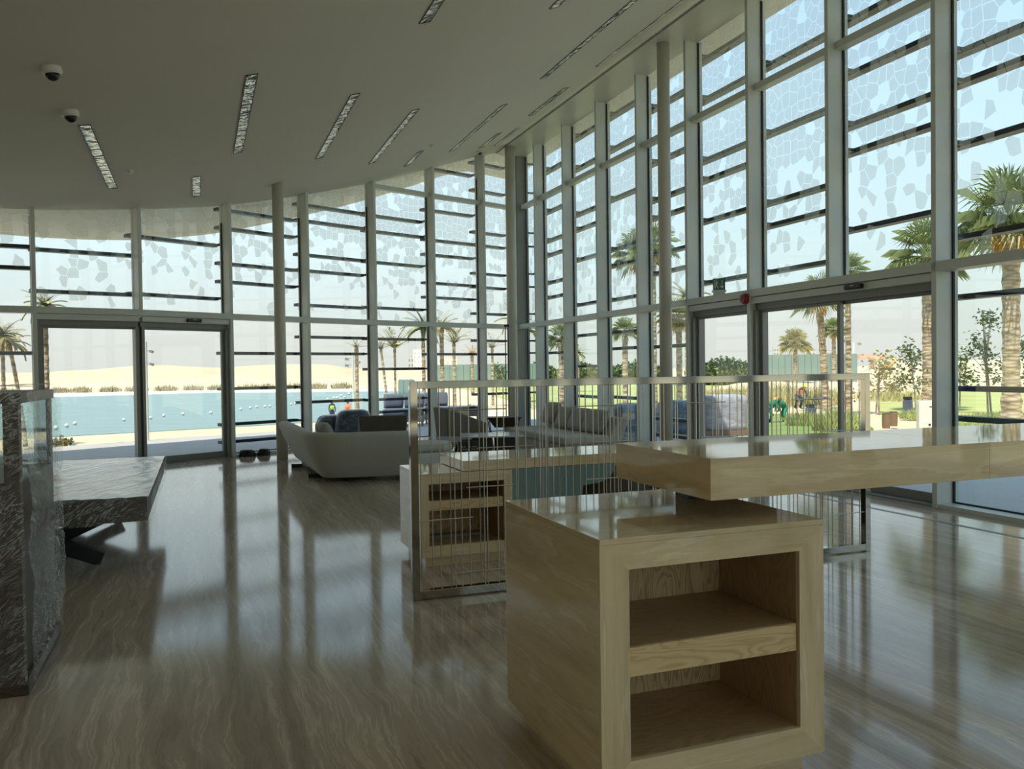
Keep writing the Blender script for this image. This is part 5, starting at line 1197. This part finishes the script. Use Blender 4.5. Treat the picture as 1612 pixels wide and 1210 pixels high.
MB().box(-0.42, 0.42, -0.32, 0.32, 0, 0.08).build('pallet', M['terracotta'], t); film_blob('wrapping', (0.42, 0.34), 0.72, M['wrapblue'], t, 7.0, 0.05, 3.0).location.z = 0.08
def bollard(label, px, base, w_px, top):
    b_ = at(px, base); D = b_.y; h = H0 + (lin(px, [0, 1612], [591.7, 570.1]) - top) / F * D; w_ = w_px / F * D / 2
    t = thing('litter_bin', label, 'bin', (b_.x, b_.y, -0.06), 0.3, 'dark garden bins')
    MB().box(-w_, w_, -w_, w_, 0, h * 0.92).build('body', M['cover'], t, bevel=w_ * 0.25); MB().box(-w_ * 0.9, w_ * 0.9, -w_ * 0.9, w_ * 0.9, h * 0.94, h + 0.06).build('lid', M['blackmetal'], t, bevel=w_ * 0.2); MB().box(-w_ * 0.7, w_ * 0.7, -w_ * 0.7, w_ * 0.7, h * 0.9, h * 0.95).build('neck', M['blackmetal'], t)
bollard('dark square bin seen between the screen rods by the lawn', 1276, 662, 12, 636)
bollard('dark slim bin standing near the white cabinet by the lawn', 1429, 653, 11, 624)
def stool(label, px, base):
    b_ = at(px, base); D = b_.y; r_ = 6.2 / F * D
    t = thing('barrel_stool', label, 'stool', (b_.x, b_.y, -0.03), 0, 'brown barrel stools on the paving')
    MB().lathe([(r_ * 0.9, 0.0), (r_, 0.12), (r_, 0.28), (r_ * 0.95, 0.34)], 24).build('barrel', M['terracotta'], t); MB().lathe([(r_ * 0.93, 0.34), (r_ * 0.9, 0.36)], 24).build('top', M['darkwood'], t)
stool('brown barrel stool on the paving, the front left of the pair', 1395, 672)
stool('brown barrel stool on the paving, the back right of the pair', 1406.5, 668.5)
c = at(1458, 680); t = thing('electrical_cabinet', 'white metal electrical cabinet outside the garden sliding door', 'cabinet', (c.x, c.y, -0.03), -0.2)
w_ = 0.17
MB().box(-w_, w_, -0.1, 0.12, 0.0, 0.72).build('body', M['white'], t, bevel=0.006); MB().box(-w_ + 0.015, w_ - 0.015, -0.108, -0.1, 0.03, 0.70).build('door', M['white'], t, bevel=0.003)
MB().box(0.02, 0.06, -0.118, -0.108, 0.18, 0.22).build('lock', M['black'], t); MB().box(0.04, 0.10, -0.111, -0.1085, 0.58, 0.60).build('plate', M['black'], t)
for lab, px, py in (('larger dark rumpled bag outside the glass near the lagoon door jamb', 387, 719), ('smaller dark rumpled bag outside the glass beside the round lagoon column', 414, 717)):
    c = at(px, py); o = film_blob('rumpled_bag', (0.13 if 'larger' in lab else 0.105, 0.10), 0.15, M['black'], None, px * 0.1, 0.25, 2.5); o.location = (c.x - 0.02, c.y + 0.12, -0.03); tag(o, lab, 'bag', 'dark bags outside the lagoon glazing')
# palm-like pot plant behind the display case
c = at(6, 745, 0.0); t = thing('potted_palm', 'small dark potted palm seen through the display case', 'plant', (-5.9, 9.6, 0), 0)
MB().lathe([(0.12, 0), (0.15, 0.25), (0.14, 0.25)], 20).build('pot', M['black'], t); MB().tube([(0, 0, 0.22), (0, 0, 0.50)], 0.02, 8).build('stem', M['bark'], t)
me = crown_data('date', 31).copy(); me.materials[0] = M['leaf']; o = bpy.data.objects.new('leaves', me); COL.objects.link(o); o.parent = t; o.location = (0, 0, 0.46); o.scale = (0.22,) * 3

# people far outside
def person(label, px, base_y, hpx, joints, clothes, D=None, helmet=True, face=0.0):
    """joints: dict of name -> (x, y, z) in body heights (1 = standing height); one skinned body"""
    b_ = at(px, base_y); D = b_.y; S_ = hpx / F * D
    t = thing('person', label, 'person', (b_.x, b_.y, -0.04), face, None)
    J = joints; order = ['pelvis', 'chest', 'neck', 'head', 'crown', 'ls', 'le', 'lh', 'rs', 're', 'rh', 'lk', 'lf', 'lt', 'rk', 'rf', 'rt_', 'lhip', 'rhip']
    E_ = [('pelvis', 'chest'), ('chest', 'neck'), ('neck', 'head'), ('head', 'crown'), ('chest', 'ls'), ('ls', 'le'), ('le', 'lh'), ('chest', 'rs'), ('rs', 're'), ('re', 'rh'), ('pelvis', 'lhip'), ('lhip', 'lk'), ('lk', 'lf'), ('lf', 'lt'), ('pelvis', 'rhip'), ('rhip', 'rk'), ('rk', 'rf'), ('rf', 'rt_')]
    R_ = dict(pelvis=.085, chest=.095, neck=.035, head=.058, crown=.05, ls=.045, le=.032, lh=.024, rs=.045, re=.032, rh=.024, lhip=.06, rhip=.06, lk=.042, rk=.042, lf=.028, rf=.028, lt=.022, rt_=.022)
    me = bpy.data.meshes.new('body'); me.from_pydata([Vector(J[k]) * S_ for k in order], [(order.index(a), order.index(b2)) for a, b2 in E_], [])
    o = bpy.data.objects.new('body', me); COL.objects.link(o); o.parent = t
    me.materials.append(M[clothes[0]]); me.skin_vertices or None
    sk = o.modifiers.new('skin', 'SKIN')
    for i, k in enumerate(order): me.skin_vertices[0].data[i].radius = (R_[k] * S_, R_[k] * S_ * 0.85)
    me.skin_vertices[0].data[0].use_root = True
    ss = o.modifiers.new('sub', 'SUBSURF'); ss.levels = 1; ss.render_levels = 1
    hd = Vector(J['head']) * S_; cw = Vector(J['crown']) * S_
    h_ = MB().lathe([(0.01, -1)] + [(cos(a), sin(a)) for a in [math.radians(-75 + 15 * k) for k in range(11)]] + [(0.01, 1)], 16).build('face', M['skin'], t, smooth=True); h_.location = hd; h_.scale = (0.062 * S_, 0.068 * S_, 0.078 * S_)
    nz = MB().lathe([(0.005 * S_, -0.010 * S_), (0.012 * S_, 0.0), (0.004 * S_, 0.012 * S_)], 8).build('nose', M['skin'], t); nz.location = hd + Vector((0, -0.070 * S_, 0))
    if helmet:
        k = MB().lathe([(1.25, -0.12), (1.2, -0.02), (1.0, 0.0), (0.95, 0.45), (0.6, 0.85), (0.02, 1.0)], 18).build('hard_hat', M['helmet'], t, smooth=True); k.location = hd + (cw - hd) * 0.35; k.scale = (0.075 * S_,) * 3
    ch = Vector(J['chest']) * S_; pv = Vector(J['pelvis']) * S_
    ax = (ch - pv)
    MB().tube([pv + ax * 0.25, pv + ax * 0.8, ch + ax * 0.15], [0.10 * S_, 0.118 * S_, 0.09 * S_], 14).build('vest', M[clothes[1]], t, smooth=True)
    for a, b2 in (('lhip', 'lk'), ('rhip', 'rk')):
        n2 = 'lf' if a[0] == 'l' else 'rf'
        MB().tube([Vector(J[a]) * S_, Vector(J[b2]) * S_, Vector(J[n2]) * S_ + Vector((0, 0, 0.02 * S_))], [0.07 * S_, 0.052 * S_, 0.042 * S_], 10).build('trouser_leg', M[clothes[2]], t, smooth=True)
    return t
BEND = dict(pelvis=(0, 0.10, .50), chest=(0, -.08, .68), neck=(0, -.16, .73), head=(0, -.22, .76), crown=(0, -.26, .82), ls=(.11, -.11, .68), le=(.14, -.18, .50), lh=(.08, -.26, .36), rs=(-.11, -.11, .68), re=(-.14, -.16, .50), rh=(-.06, -.25, .37),
            lhip=(.06, .10, .48), lk=(.09, .0, .27), lf=(.09, .08, .04), lt=(.10, -.04, .02), rhip=(-.06, .10, .48), rk=(-.10, .02, .27), rf=(-.10, .12, .04), rt_=(-.11, .0, .02))
STAND = dict(pelvis=(0, 0, .53), chest=(0, 0, .74), neck=(0, 0, .83), head=(0, -.01, .91), crown=(0, 0, .97), ls=(.11, 0, .79), le=(.15, 0, .62), lh=(.14, -.06, .47), rs=(-.11, 0, .79), re=(-.15, 0, .62), rh=(-.14, -.06, .47),
             lhip=(.05, 0, .50), lk=(.07, -.01, .28), lf=(.08, .02, .04), lt=(.09, -.08, .02), rhip=(-.05, 0, .50), rk=(-.07, -.01, .28), rf=(-.08, .02, .04), rt_=(-.09, -.08, .02))
person('person in green work clothes bending down, back turned, at the edge of the door jamb', 1216, 664, 50, BEND, ('green_cl', 'green_cl', 'navy'), helmet=False, face=math.radians(80))
person('person in green with a yellow hard hat stooping over the lawn', 1232, 663, 48, BEND, ('green_cl', 'green_cl', 'green_cl'), face=math.radians(-75))
person('person in an orange vest crouching among the scrub', 1259, 642, 46, BEND, ('navy', 'orange', 'navy'), face=math.radians(20))
person('distant person in a lime vest in front of the green hoarding', 1241, 603, 30, STAND, ('green_cl', 'hivis', 'navy'), face=0.3)
person('person in a lime vest at the lagoon edge above the wrapped armchairs', 523, 662, 34, STAND, ('navy', 'hivis', 'navy'), face=0.5)
person('person in an orange vest at the lagoon edge beside the small tufted palm', 548, 660, 32, STAND, ('orange', 'orange', 'navy'), face=-0.5, helmet=False)
